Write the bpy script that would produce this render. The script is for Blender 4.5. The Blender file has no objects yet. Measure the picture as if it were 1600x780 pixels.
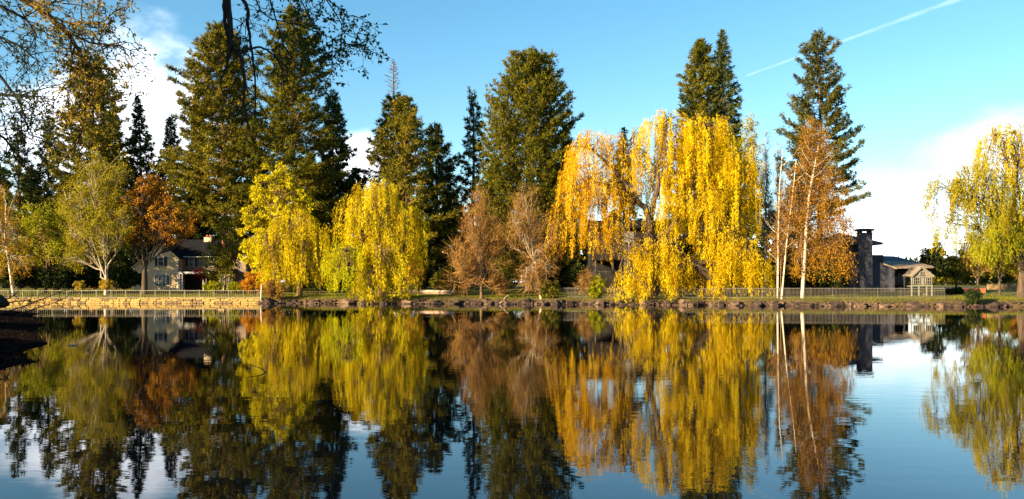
import bpy, math
import numpy as np
from mathutils import Vector

# ------------------------------------------------------------------ camera, sky, sun, exposure
S = bpy.context.scene
COL = S.collection
F, HY, CH = 1386.0, 441.0, 2.62            # focal length in photo pixels, horizon row, eye height
cam_d = bpy.data.cameras.new('camera'); cam = bpy.data.objects.new('camera', cam_d); COL.objects.link(cam)
cam_d.sensor_width = 36.0; cam_d.lens = 36.0 * F / 1600.0
cam_d.shift_y = (HY - 390.0) / 1600.0
cam_d.clip_start = 0.1; cam_d.clip_end = 200000.0
cam.location = (0, 0, CH); cam.rotation_euler = (math.radians(90), 0, 0)
S.camera = cam

SUN_EL = math.radians(17.0)
SUN_H = np.array([-0.84, -0.54]); SUN_H /= np.linalg.norm(SUN_H)
TO_SUN = np.array([SUN_H[0] * math.cos(SUN_EL), SUN_H[1] * math.cos(SUN_EL), math.sin(SUN_EL)])
sd = bpy.data.lights.new('sun', 'SUN'); sun = bpy.data.objects.new('sun', sd); COL.objects.link(sun)
sd.energy = 5.0; sd.angle = math.radians(0.5); sd.color = (1.0, 0.77, 0.44)
sun.rotation_euler = Vector(TO_SUN).to_track_quat('Z', 'Y').to_euler()
sun.location = (-60, -60, 60)

W = bpy.data.worlds.new('World'); S.world = W; W.use_nodes = True
nt = W.node_tree; nt.nodes.clear()
def wn(t, **kw):
    n = nt.nodes.new(t)
    for k, v in kw.items(): setattr(n, k, v)
    return n
def wl(a, b): nt.links.new(a, b)
def wmath(op, a, b=None, c=None, clamp=False):
    n = wn('ShaderNodeMath', operation=op); n.use_clamp = clamp
    for i, v in enumerate((a, b, c)):
        if v is None: continue
        if isinstance(v, (int, float)): n.inputs[i].default_value = v
        else: wl(v, n.inputs[i])
    return n.outputs[0]
sky = wn('ShaderNodeTexSky'); sky.sky_type = 'NISHITA'; sky.sun_disc = False
sky.sun_elevation = SUN_EL; sky.sun_rotation = math.atan2(TO_SUN[0], TO_SUN[1])
sky.altitude = 1100; sky.air_density = 1.0; sky.dust_density = 0.25; sky.ozone_density = 1.5
hs = wn('ShaderNodeHueSaturation'); hs.inputs['Saturation'].default_value = 1.25; hs.inputs['Hue'].default_value = 0.485
hs.inputs['Value'].default_value = 1.0
wl(sky.outputs[0], hs.inputs['Color'])
tc = wn('ShaderNodeTexCoord'); sep = wn('ShaderNodeSeparateXYZ'); wl(tc.outputs['Generated'], sep.inputs[0])
az = wmath('ARCTAN2', sep.outputs[0], sep.outputs[1]); el = wmath('ARCSINE', sep.outputs[2])
mp = wn('ShaderNodeMapping'); mp.inputs['Scale'].default_value = (1, 1, 1.9); wl(tc.outputs['Generated'], mp.inputs[0])
nz = wn('ShaderNodeTexNoise'); nz.inputs['Scale'].default_value = 7.0; nz.inputs['Detail'].default_value = 8.0
nz.inputs['Roughness'].default_value = 0.55; wl(mp.outputs[0], nz.inputs['Vector'])
nval = wmath('SUBTRACT', nz.outputs[0], 0.5)
# low cloud bank all round the horizon
bank = wmath('ADD', wmath('MULTIPLY', wmath('SUBTRACT', math.radians(4.2), el), 9.0), wmath('MULTIPLY', nval, 1.9))
dens = wmath('ADD', bank, 0.25, clamp=True)
def puff(px, py, wx, wy, gain):          # one cumulus, placed by its bearing and elevation
    global dens
    a0 = math.atan2((px - 800) / F, 1); e0 = math.atan2((HY - py) / F, math.hypot(1, (px - 800) / F))
    u = wmath('DIVIDE', wmath('SUBTRACT', az, a0), wx / F); v = wmath('DIVIDE', wmath('SUBTRACT', el, e0), wy / F)
    d2 = wmath('ADD', wmath('MULTIPLY', u, u), wmath('MULTIPLY', v, v))
    k = wmath('ADD', wmath('SUBTRACT', 1.0, d2), wmath('MULTIPLY', nval, 3.4))
    k = wmath('MULTIPLY', k, gain, clamp=True)
    dens = wmath('MAXIMUM', dens, k)
puff(190, 240, 190, 175, .8)
puff(560, 245, 90, 55, 1.0)
puff(1400, 375, 210, 115, .6)
puff(1650, 235, 190, 75, 0.45)
sm_ = wn('ShaderNodeMapRange', interpolation_type='SMOOTHSTEP'); wl(dens, sm_.inputs[0])
mixc = wn('ShaderNodeMix', data_type='RGBA'); wl(sm_.outputs[0], mixc.inputs['Factor'])
wl(hs.outputs[0], mixc.inputs['A']); mixc.inputs['B'].default_value = (9.6, 9.8, 10.4, 1)
bgn = wn('ShaderNodeBackground'); bgn.inputs['Strength'].default_value = 0.064; wl(mixc.outputs['Result'], bgn.inputs[0])
out = wn('ShaderNodeOutputWorld'); wl(bgn.outputs[0], out.inputs[0])

S.view_settings.view_transform = 'Standard'; S.view_settings.look = 'None'
S.view_settings.exposure = 1.9; S.view_settings.gamma = 1.0; S.view_settings.use_curve_mapping = False
S.render.engine = 'CYCLES'
S.cycles.max_bounces = 6; S.cycles.transparent_max_bounces = 8; S.cycles.glossy_bounces = 3
S.cycles.diffuse_bounces = 3; S.cycles.transmission_bounces = 3; S.cycles.caustics_reflective = False
S.cycles.use_denoising = True

# ------------------------------------------------------------------ helpers: space
def PX(px, D): return (px - 800.0) / F * D
def PZ(py, D): return CH + (HY - py) / F * D
def sstep(a, b, x):
    t = np.clip((np.asarray(x, float) - a) / (b - a), 0, 1); return t * t * (3 - 2 * t)

BK = np.array([(-4000, 110), (0, 110), (408, 110), (440, 109), (520, 108), (600, 106), (700, 106), (800, 104.5), (900, 103),
               (1000, 101.5), (1100, 99.5), (1200, 97), (1300, 95.5), (1400, 94.5), (1500, 93.5), (1600, 92.5), (1800, 91), (5000, 86)], float)
BKX = (BK[:, 0] - 800) / F * BK[:, 1]
def bank_y(x):
    x = np.asarray(x, float)
    return np.interp(x, BKX, BK[:, 1]) + np.where(x > -31, 0.35 * np.sin(x * 0.9) + 0.2 * np.sin(x * 2.3 + 1), 0)
def near_y(x):
    x = np.asarray(x, float)
    return 8.3 + 0.2 * np.sin(x * 1.7) + 2.45 * sstep(-4.4, -6.3, x) + 3.0 * sstep(-8, -12, x) + 1.2 * sstep(9, 16, x)
def gz(x, y):
    x = np.asarray(x, float); y = np.asarray(y, float)
    d = y - bank_y(x)
    left = sstep(-30.8, -31.4, x)
    zl = np.where(d < 0.3, -1.2, -1.2 + 1.78 * sstep(0.3, 0.45, d))
    zr = -0.9 + 1.6 * sstep(-1.6, 3.6, d)
    far = left * zl + (1 - left) * zr + 0.028 * np.clip(d - 0.5, 0, 32)
    dn = near_y(x) - y
    near = -1.2 + 1.55 * sstep(-0.5, 0.6, dn) + 0.9 * sstep(0.6, 9, dn)
    return np.where(y > 60, far, near)

# ------------------------------------------------------------------ helpers: meshes
def mesh_obj(name, parts, mat, parent=None, smooth=False, me_only=False):
    """parts: list of (verts (n,3), faces (m,k), v attr (n,) or None)"""
    V, A, LI, LT = [], [], [], []
    off = 0; hasA = any(p[2] is not None for p in parts)
    for v, f, a in parts:
        v = np.asarray(v, np.float32).reshape(-1, 3); f = np.asarray(f, np.int32)
        if len(v) == 0 or len(f) == 0: continue
        V.append(v); LI.append((f + off).ravel()); LT.append(np.full(len(f), f.shape[1], np.int32))
        if hasA: A.append(np.zeros(len(v), np.float32) if a is None else np.asarray(a, np.float32))
        off += len(v)
    V = np.concatenate(V); LI = np.concatenate(LI); LT = np.concatenate(LT)
    me = bpy.data.meshes.new(name)
    me.vertices.add(len(V)); me.vertices.foreach_set('co', V.ravel())
    me.loops.add(len(LI)); me.loops.foreach_set('vertex_index', LI)
    me.polygons.add(len(LT))
    ls = np.zeros(len(LT), np.int32); ls[1:] = np.cumsum(LT)[:-1]
    me.polygons.foreach_set('loop_start', ls)
    try: me.polygons.foreach_set('loop_total', LT)
    except Exception: pass
    me.polygons.foreach_set('use_smooth', np.full(len(LT), smooth, bool))
    if hasA:
        at = me.attributes.new('v', 'FLOAT', 'POINT'); at.data.foreach_set('value', np.concatenate(A))
    me.update(calc_edges=True)
    if mat is not None: me.materials.append(mat)
    if me_only: return me
    o = bpy.data.objects.new(name, me); COL.objects.link(o)
    if parent is not None: o.parent = parent
    return o
def tag(o, label=None, cat=None, group=None, kind=None):
    if label: o['label'] = label
    if cat: o['category'] = cat
    if group: o['group'] = group
    if kind: o['kind'] = kind
    return o
def thing(name, label, cat, loc=(0, 0, 0), rz=0.0, group=None):
    o = bpy.data.objects.new(name, None); COL.objects.link(o)
    o.location = tuple(float(c) for c in loc); o.rotation_euler = (0, 0, rz); o.empty_display_size = 0.5
    return tag(o, label, cat, group)

def box(x0, x1, y0, y1, z0, z1):
    v = [(x, y, z) for z in (z0, z1) for y in (y0, y1) for x in (x0, x1)]
    f = [(0, 2, 3, 1), (4, 5, 7, 6), (0, 1, 5, 4), (2, 6, 7, 3), (0, 4, 6, 2), (1, 3, 7, 5)]
    return (np.array(v, float), np.array(f), None)
def prism_y(pts, y0, y1):      # polygon in x,z (list) extruded in y
    n = len(pts); v = [(x, y0, z) for x, z in pts] + [(x, y1, z) for x, z in pts]
    res = [(np.array(v, float), np.array([[i, (i + 1) % n, n + (i + 1) % n, n + i] for i in range(n)]), None)]
    res.append((np.array(v, float), np.array([list(range(n))]), None)); res.append((np.array(v, float), np.array([list(range(2 * n - 1, n - 1, -1))]), None))
    return res
def prism_x(pts, x0, x1):      # polygon in y,z extruded in x
    n = len(pts); v = [(x0, y, z) for y, z in pts] + [(x1, y, z) for y, z in pts]
    return [(np.array(v, float), np.array([[i, (i + 1) % n, n + (i + 1) % n, n + i] for i in range(n)]), None),
            (np.array(v, float), np.array([list(range(n))]), None), (np.array(v, float), np.array([list(range(2 * n - 1, n - 1, -1))]), None)]
def nrm(a): return a / np.maximum(np.linalg.norm(a, axis=-1, keepdims=True), 1e-9)
def tubes(PT, RD, k=4):
    """PT (B,n,3) RD (B,n) -> one part"""
    PT = np.asarray(PT, float); RD = np.asarray(RD, float)
    B, n, _ = PT.shape
    T = np.empty_like(PT); T[:, 1:-1] = PT[:, 2:] - PT[:, :-2]; T[:, 0] = PT[:, 1] - PT[:, 0]; T[:, -1] = PT[:, -1] - PT[:, -2]
    T = nrm(T)
    mean = nrm(PT[:, -1] - PT[:, 0])
    ref = np.where(np.abs(mean[:, 2:3]) > 0.8, np.array([[1.0, 0.05, 0]]), np.array([[0, 0.05, 1.0]]))
    U = nrm(np.cross(T, ref[:, None, :])); Vv = np.cross(T, U)
    a = np.arange(k) * 2 * math.pi / k
    ring = PT[:, :, None, :] + RD[:, :, None, None] * (np.cos(a)[None, None, :, None] * U[:, :, None, :] + np.sin(a)[None, None, :, None] * Vv[:, :, None, :])
    V = ring.reshape(-1, 3)
    b = np.arange(B)[:, None, None] * n * k; i = np.arange(n - 1)[None, :, None] * k; j = np.arange(k)[None, None, :]; j2 = (j + 1) % k
    q = np.stack([b + i + j, b + i + j2, b + i + k + j2, b + i + k + j], -1).reshape(-1, 4)
    return (V, q, None)
def bez(p0, p1, p2, n):
    t = np.linspace(0, 1, n)[None, :, None]
    return (1 - t) ** 2 * p0[:, None] + 2 * t * (1 - t) * p1[:, None] + t ** 2 * p2[:, None]
def blades(C, d, L, Wd, rng, v, quad=False, out=None, bias=0.0):
    N = len(C); r = rng.normal(size=(N, 3))
    if out is not None: r = nrm(r) + out * bias
    side = nrm(np.cross(d, r)) * (np.asarray(Wd).reshape(-1, 1) * 0.5); dl = d * np.asarray(L).reshape(-1, 1)
    if quad:
        V = np.stack([C, C + dl * 0.45 + side, C + dl, C + dl * 0.45 - side], 1).reshape(-1, 3); k = 4
    else:
        V = np.stack([C - side, C + side, C + dl], 1).reshape(-1, 3); k = 3
    return (V, np.arange(N * k).reshape(N, k), np.repeat(v, k))
def sph(rng, n): return nrm(rng.normal(size=(n, 3)))

# ------------------------------------------------------------------ materials
def new_mat(name):
    m = bpy.data.materials.new(name); m.use_nodes = True; m.node_tree.nodes.clear(); return m, m.node_tree
def leaf_mat(name, cols, trans=0.35):
    m, t = new_mat(name); N = t.nodes; L = t.links
    at = N.new('ShaderNodeAttribute'); at.attribute_name = 'v'
    rp = N.new('ShaderNodeValToRGB'); e = rp.color_ramp.elements
    e[0].position = 0; e[0].color = (*cols[0], 1); e[1].position = 1; e[1].color = (*cols[-1], 1)
    for i, c in enumerate(cols[1:-1]):
        x = e.new((i + 1) / (len(cols) - 1)); x.color = (*c, 1)
    L.new(at.outputs['Fac'], rp.inputs[0])
    df = N.new('ShaderNodeBsdfDiffuse'); tr = N.new('ShaderNodeBsdfTranslucent'); mx = N.new('ShaderNodeMixShader'); mx.inputs[0].default_value = trans
    L.new(rp.outputs[0], df.inputs[0]); L.new(rp.outputs[0], tr.inputs[0]); L.new(df.outputs[0], mx.inputs[1]); L.new(tr.outputs[0], mx.inputs[2])
    o = N.new('ShaderNodeOutputMaterial'); L.new(mx.outputs[0], o.inputs[0]); return m
def solid(name, c1, c2, scale=3.0, rough=0.85, stretch=(1, 1, 1), bump=0.0, detail=5.0, thr=(0.35, 0.65), metal=0.0, spec=0.3):
    m, t = new_mat(name); N = t.nodes; L = t.links
    tcn = N.new('ShaderNodeTexCoord'); mpn = N.new('ShaderNodeMapping'); mpn.inputs['Scale'].default_value = stretch
    L.new(tcn.outputs['Object'], mpn.inputs[0])
    nz = N.new('ShaderNodeTexNoise'); nz.inputs['Scale'].default_value = scale; nz.inputs['Detail'].default_value = detail; L.new(mpn.outputs[0], nz.inputs['Vector'])
    rp = N.new('ShaderNodeValToRGB'); e = rp.color_ramp.elements
    e[0].position = thr[0]; e[0].color = (*c1, 1); e[1].position = thr[1]; e[1].color = (*c2, 1); L.new(nz.outputs[0], rp.inputs[0])
    b = N.new('ShaderNodeBsdfPrincipled'); b.inputs['Roughness'].default_value = rough; b.inputs['Metallic'].default_value = metal
    b.inputs['Specular IOR Level'].default_value = spec
    L.new(rp.outputs[0], b.inputs['Base Color'])
    if bump:
        bp = N.new('ShaderNodeBump'); bp.inputs['Strength'].default_value = bump; bp.inputs['Distance'].default_value = 0.05
        L.new(nz.outputs[0], bp.inputs['Height']); L.new(bp.outputs[0], b.inputs['Normal'])
    o = N.new('ShaderNodeOutputMaterial'); L.new(b.outputs[0], o.inputs[0]); return m

M = {}
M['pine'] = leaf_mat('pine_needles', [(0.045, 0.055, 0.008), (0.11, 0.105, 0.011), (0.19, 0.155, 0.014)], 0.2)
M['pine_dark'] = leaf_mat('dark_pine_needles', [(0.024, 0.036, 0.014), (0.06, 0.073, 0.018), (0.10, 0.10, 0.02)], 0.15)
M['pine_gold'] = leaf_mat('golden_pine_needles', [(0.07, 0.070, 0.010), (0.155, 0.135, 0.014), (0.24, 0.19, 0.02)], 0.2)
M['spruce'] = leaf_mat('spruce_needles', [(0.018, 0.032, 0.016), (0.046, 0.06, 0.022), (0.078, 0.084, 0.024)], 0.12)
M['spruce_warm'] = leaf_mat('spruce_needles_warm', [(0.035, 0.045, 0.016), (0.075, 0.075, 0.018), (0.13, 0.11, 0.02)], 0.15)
M['dead_top'] = leaf_mat('dead_spire_twigs', [(0.16, 0.09, 0.05), (0.24, 0.14, 0.08)], 0.1)
M['willow'] = leaf_mat('willow_leaves', [(0.26, 0.13, 0.006), (0.50, 0.33, 0.007), (0.70, 0.51, 0.009), (0.80, 0.64, 0.02)], 0.45)
M['willow_orange'] = leaf_mat('willow_leaves_orange', [(0.26, 0.115, 0.006), (0.52, 0.28, 0.008), (0.72, 0.45, 0.012), (0.82, 0.58, 0.04)], 0.45)
M['willow_lime'] = leaf_mat('willow_leaves_lime', [(0.28, 0.29, 0.006), (0.44, 0.44, 0.008), (0.60, 0.56, 0.012)], 0.45)
M['willow_mid'] = leaf_mat('willow_leaves_lemon', [(0.25, 0.15, 0.006), (0.48, 0.36, 0.007), (0.66, 0.52, 0.010), (0.76, 0.64, 0.02)], 0.45)
M['maple_yellow'] = leaf_mat('yellow_green_leaves', [(0.32, 0.28, 0.008), (0.52, 0.44, 0.010), (0.64, 0.56, 0.018)], 0.45)
M['poplar'] = leaf_mat('poplar_spring_leaves', [(0.20, 0.17, 0.012), (0.34, 0.28, 0.015), (0.42, 0.36, 0.02)], 0.4)
M['green_yellow'] = leaf_mat('fresh_green_leaves', [(0.13, 0.15, 0.010), (0.27, 0.27, 0.012), (0.40, 0.37, 0.016)], 0.4)
M['orange'] = leaf_mat('orange_buds', [(0.22, 0.09, 0.012), (0.38, 0.17, 0.016), (0.48, 0.25, 0.02)], 0.3)
M['birch'] = leaf_mat('birch_catkins', [(0.19, 0.085, 0.012), (0.32, 0.16, 0.015), (0.44, 0.25, 0.02)], 0.35)
M['twig_brown'] = leaf_mat('bare_brown_twigs', [(0.15, 0.072, 0.024), (0.26, 0.135, 0.038), (0.36, 0.21, 0.06)], 0.15)
M['twig_olive'] = leaf_mat('olive_budding_twigs', [(0.14, 0.12, 0.02), (0.26, 0.21, 0.03), (0.36, 0.29, 0.04)], 0.25)
M['twig_grey'] = leaf_mat('grey_twigs', [(0.20, 0.17, 0.13), (0.34, 0.30, 0.22)], 0.1)
M['olive'] = leaf_mat('olive_leaves', [(0.07, 0.075, 0.010), (0.15, 0.14, 0.014), (0.25, 0.22, 0.018)], 0.3)
M['red'] = leaf_mat('red_maple_leaves', [(0.16, 0.012, 0.014), (0.30, 0.025, 0.025), (0.36, 0.05, 0.03)], 0.35)
M['shrub_orange'] = leaf_mat('orange_shrub_leaves', [(0.30, 0.11, 0.012), (0.48, 0.20, 0.015), (0.55, 0.30, 0.02)], 0.35)
M['shrub_gold'] = leaf_mat('gold_shrub_leaves', [(0.28, 0.17, 0.02), (0.46, 0.32, 0.03), (0.60, 0.44, 0.06)], 0.35)
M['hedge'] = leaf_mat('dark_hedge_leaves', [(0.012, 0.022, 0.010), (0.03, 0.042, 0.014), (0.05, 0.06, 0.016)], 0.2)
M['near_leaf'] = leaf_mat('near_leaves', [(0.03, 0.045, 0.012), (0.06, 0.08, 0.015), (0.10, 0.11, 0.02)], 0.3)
M['near_gold'] = leaf_mat('near_golden_leaves', [(0.20, 0.15, 0.02), (0.36, 0.27, 0.03), (0.50, 0.37, 0.04)], 0.4)  # sunlit gold mixed into the leaf colour
M['grass_blade'] = leaf_mat('grass_blades', [(0.09, 0.11, 0.012), (0.16, 0.17, 0.018), (0.25, 0.22, 0.03)], 0.35)

M['bark'] = solid('bark', (0.045, 0.03, 0.02), (0.11, 0.075, 0.05), 2.0, 0.95, (3, 3, 0.7), 0.5)
M['bark_red'] = solid('ponderosa_bark', (0.10, 0.045, 0.025), (0.26, 0.12, 0.06), 1.5, 0.95, (3, 3, 0.6), 0.5)
M['bark_brown'] = solid('brown_bark', (0.12, 0.07, 0.035), (0.24, 0.15, 0.08), 2.0, 0.95, (3, 3, 0.7), 0.5)
M['bark_grey'] = solid('grey_bark', (0.16, 0.13, 0.10), (0.30, 0.26, 0.20), 2.0, 0.95, (3, 3, 0.7), 0.3)
M['bark_pale'] = solid('pale_bark', (0.26, 0.21, 0.15), (0.46, 0.39, 0.29), 2.0, 0.9, (2, 2, 2.0), 0.2)
M['bark_birch'] = solid('white_birch_bark', (0.07, 0.05, 0.03), (0.60, 0.50, 0.36), 1.6, 0.85, (1.0, 1.0, 3.2), 0.2, thr=(0.34, 0.44))
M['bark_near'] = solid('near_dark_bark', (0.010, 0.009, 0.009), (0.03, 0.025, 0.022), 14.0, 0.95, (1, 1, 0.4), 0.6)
M['bark_near_gold'] = solid('near_warm_bark', (0.07, 0.045, 0.022), (0.18, 0.115, 0.05), 14.0, 0.95, (1, 1, 0.4), 0.5)  # warmth of the low sun mixed into the bark colour
M['stone'] = solid('wall_stone', (0.24, 0.15, 0.045), (0.56, 0.39, 0.13), 1.6, 0.9, bump=0.5)
M['stone_b'] = solid('wall_stone_dark', (0.10, 0.06, 0.03), (0.34, 0.23, 0.11), 1.9, 0.9, bump=0.5)
M['mortar'] = solid('wall_mortar', (0.10, 0.075, 0.05), (0.20, 0.15, 0.10), 3.0, 0.95)
M['rock'] = solid('lava_rock', (0.016, 0.011, 0.010), (0.085, 0.052, 0.038), 1.5, 0.92, bump=0.6)
M['rock_b'] = solid('lava_rock_pale', (0.05, 0.032, 0.022), (0.17, 0.11, 0.07), 1.7, 0.92, bump=0.6)
M['metal_pale'] = solid('pale_fence_metal', (0.30, 0.26, 0.19), (0.42, 0.36, 0.27), 5, 0.5)
M['metal_grey'] = solid('grey_fence_metal', (0.12, 0.10, 0.085), (0.20, 0.17, 0.14), 5, 0.5)
M['wood_pale'] = solid('weathered_post', (0.34, 0.27, 0.18), (0.52, 0.43, 0.30), 4, 0.9, (1, 1, 0.3))
M['siding'] = solid('cream_siding', (0.60, 0.42, 0.23), (0.70, 0.51, 0.30), 0.8, 0.8, (0.3, 0.3, 9))
M['siding_rose'] = solid('rose_siding', (0.22, 0.16, 0.13), (0.29, 0.21, 0.17), 0.8, 0.8, (0.3, 0.3, 9))
M['white'] = solid('white_paint', (0.50, 0.47, 0.42), (0.62, 0.58, 0.52), 2, 0.6)
M['shutter'] = solid('dark_shutter', (0.015, 0.013, 0.014), (0.035, 0.028, 0.028), 6, 0.6)
M['roof_dark'] = solid('dark_shingles', (0.006, 0.007, 0.010), (0.018, 0.019, 0.024), 3, 1.0, (1, 1, 4), 0.4, spec=0.05)
M['roof_tan'] = solid('tan_shingles', (0.16, 0.12, 0.09), (0.30, 0.23, 0.17), 2.5, 0.9, (4, 1, 1), 0.4)
M['roof_slate'] = solid('slate_roof', (0.06, 0.06, 0.085), (0.11, 0.11, 0.14), 2.5, 0.9, (4, 1, 1), 0.3)
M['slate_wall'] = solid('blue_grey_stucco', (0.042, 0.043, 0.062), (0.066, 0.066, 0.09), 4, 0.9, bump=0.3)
M['slate_trim'] = solid('dark_trim', (0.03, 0.03, 0.045), (0.055, 0.05, 0.07), 3, 0.7)
M['tan_trim'] = solid('tan_fascia', (0.38, 0.29, 0.18), (0.50, 0.39, 0.26), 3, 0.8)
M['dark_room'] = solid('dark_interior', (0.006, 0.006, 0.006), (0.012, 0.011, 0.010), 2, 0.9)
M['dark_wood'] = solid('dark_brown_wall', (0.007, 0.006, 0.006), (0.018, 0.014, 0.013), 2, 0.85, (0.4, 0.4, 6))
M['chimney'] = solid('cream_chimney', (0.50, 0.40, 0.28), (0.68, 0.56, 0.42), 2, 0.9)
M['terracotta'] = solid('terracotta', (0.35, 0.10, 0.05), (0.52, 0.17, 0.08), 2, 0.9)
M['log'] = solid('dead_log', (0.16, 0.11, 0.07), (0.38, 0.29, 0.20), 3, 0.9, (1, 1, 0.4), 0.5)
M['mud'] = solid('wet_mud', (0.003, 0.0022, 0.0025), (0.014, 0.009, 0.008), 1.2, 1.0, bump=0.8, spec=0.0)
M['path'] = solid('pale_path', (0.34, 0.22, 0.17), (0.48, 0.33, 0.26), 2, 0.9)
M['road'] = solid('pale_road', (0.26, 0.22, 0.17), (0.40, 0.34, 0.27), 0.4, 0.9)
def glass_mat():
    m, t = new_mat('window_glass'); N = t.nodes; b = N.new('ShaderNodeBsdfPrincipled')
    nzg = N.new('ShaderNodeTexNoise'); nzg.inputs['Scale'].default_value = 0.8
    bp = N.new('ShaderNodeBump'); bp.inputs['Strength'].default_value = 0.03; t.links.new(nzg.outputs[0], bp.inputs['Height']); t.links.new(bp.outputs[0], b.inputs['Normal'])
    b.inputs['Base Color'].default_value = (0.012, 0.014, 0.016, 1); b.inputs['Roughness'].default_value = 0.06; b.inputs['IOR'].default_value = 1.25
    o = N.new('ShaderNodeOutputMaterial'); t.links.new(b.outputs[0], o.inputs[0]); return m
M['glass'] = glass_mat()
def mirror_glass():
    m, t = new_mat('coated_window_glass'); N = t.nodes; b = N.new('ShaderNodeBsdfPrincipled')
    b.inputs['Base Color'].default_value = (0.62, 0.66, 0.70, 1); b.inputs['Metallic'].default_value = 0.85; b.inputs['Roughness'].default_value = 0.08
    nzg = N.new('ShaderNodeTexNoise'); nzg.inputs['Scale'].default_value = 2.0
    bp = N.new('ShaderNodeBump'); bp.inputs['Strength'].default_value = 0.05; t.links.new(nzg.outputs[0], bp.inputs['Height']); t.links.new(bp.outputs[0], b.inputs['Normal'])
    o = N.new('ShaderNodeOutputMaterial'); t.links.new(b.outputs[0], o.inputs[0]); return m
M['glass_coated'] = mirror_glass()

def ground_mat():
    m, t = new_mat('lawn_and_soil'); N = t.nodes; L = t.links
    g = N.new('ShaderNodeNewGeometry')
    n1 = N.new('ShaderNodeTexNoise'); n1.inputs['Scale'].default_value = 0.35; n1.inputs['Detail'].default_value = 6; L.new(g.outputs['Position'], n1.inputs['Vector'])
    n2 = N.new('ShaderNodeTexNoise'); n2.inputs['Scale'].default_value = 5.0; n2.inputs['Detail'].default_value = 5; L.new(g.outputs['Position'], n2.inputs['Vector'])
    r1 = N.new('ShaderNodeValToRGB'); e = r1.color_ramp.elements
    e[0].position = 0.35; e[0].color = (0.07, 0.085, 0.012, 1); e[1].position = 0.68; e[1].color = (0.17, 0.16, 0.022, 1); L.new(n2.outputs[0], r1.inputs[0])
    soil = N.new('ShaderNodeValToRGB'); e = soil.color_ramp.elements
    e[0].position = 0.3; e[0].color = (0.05, 0.032, 0.018, 1); e[1].position = 0.75; e[1].color = (0.15, 0.10, 0.055, 1); L.new(n2.outputs[0], soil.inputs[0])
    sp = N.new('ShaderNodeSeparateXYZ'); L.new(g.outputs['Position'], sp.inputs[0])
    mr = N.new('ShaderNodeMapRange'); mr.inputs['From Min'].default_value = 0.45; mr.inputs['From Max'].default_value = 0.85; L.new(sp.outputs[2], mr.inputs[0])
    pr = N.new('ShaderNodeMapRange'); pr.inputs['From Min'].default_value = 0.38; pr.inputs['From Max'].default_value = 0.5; L.new(n1.outputs[0], pr.inputs[0])
    mu = N.new('ShaderNodeMath'); mu.operation = 'MULTIPLY'; L.new(mr.outputs[0], mu.inputs[0]); L.new(pr.outputs[0], mu.inputs[1])
    mx = N.new('ShaderNodeMix'); mx.data_type = 'RGBA'; L.new(mu.outputs[0], mx.inputs['Factor']); L.new(soil.outputs[0], mx.inputs['A']); L.new(r1.outputs[0], mx.inputs['B'])
    b = N.new('ShaderNodeBsdfPrincipled'); b.inputs['Roughness'].default_value = 0.95; b.inputs['Specular IOR Level'].default_value = 0.1
    L.new(mx.outputs['Result'], b.inputs['Base Color'])
    bp = N.new('ShaderNodeBump'); bp.inputs['Strength'].default_value = 0.6; bp.inputs['Distance'].default_value = 0.1; L.new(n2.outputs[0], bp.inputs['Height']); L.new(bp.outputs[0], b.inputs['Normal'])
    o = N.new('ShaderNodeOutputMaterial'); L.new(b.outputs[0], o.inputs[0]); return m
M['ground'] = ground_mat()
def water_mat():
    m, t = new_mat('river_water'); N = t.nodes; L = t.links
    g = N.new('ShaderNodeNewGeometry')
    def nzs(sx, sy, det=2.0):
        mpn = N.new('ShaderNodeMapping'); mpn.inputs['Scale'].default_value = (sx, sy, 1); L.new(g.outputs['Position'], mpn.inputs[0])
        n = N.new('ShaderNodeTexNoise'); n.inputs['Scale'].default_value = 1.0; n.inputs['Detail'].default_value = det; L.new(mpn.outputs[0], n.inputs['Vector']); return n.outputs[0]
    a = nzs(1.1, 2.6, 3.0); bnoise = nzs(0.22, 0.5, 2.0); patch = nzs(0.022, 0.07, 3.0)
    pm = N.new('ShaderNodeMapRange'); pm.inputs['From Min'].default_value = 0.46; pm.inputs['From Max'].default_value = 0.68
    pm.inputs['To Min'].default_value = 0.55; pm.inputs['To Max'].default_value = 1.6; L.new(patch, pm.inputs[0])
    m1 = N.new('ShaderNodeMath'); m1.operation = 'MULTIPLY'; L.new(a, m1.inputs[0]); L.new(pm.outputs[0], m1.inputs[1])
    m2 = N.new('ShaderNodeMath'); m2.operation = 'MULTIPLY_ADD'; L.new(bnoise, m2.inputs[0]); m2.inputs[1].default_value = 0.8; L.new(m1.outputs[0], m2.inputs[2])
    bp = N.new('ShaderNodeBump'); bp.inputs['Strength'].default_value = 1.0; bp.inputs['Distance'].default_value = 0.0017; L.new(m2.outputs[0], bp.inputs['Height'])
    b = N.new('ShaderNodeBsdfPrincipled'); b.inputs['Base Color'].default_value = (0.0015, 0.002, 0.004, 1); b.inputs['Roughness'].default_value = 0.0
    b.inputs['IOR'].default_value = 1.333; b.inputs['Specular Tint'].default_value = (0.84, 0.88, 1.0, 1); L.new(bp.outputs[0], b.inputs['Normal'])
    o = N.new('ShaderNodeOutputMaterial'); L.new(b.outputs[0], o.inputs[0]); return m
M['water'] = water_mat()

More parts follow.
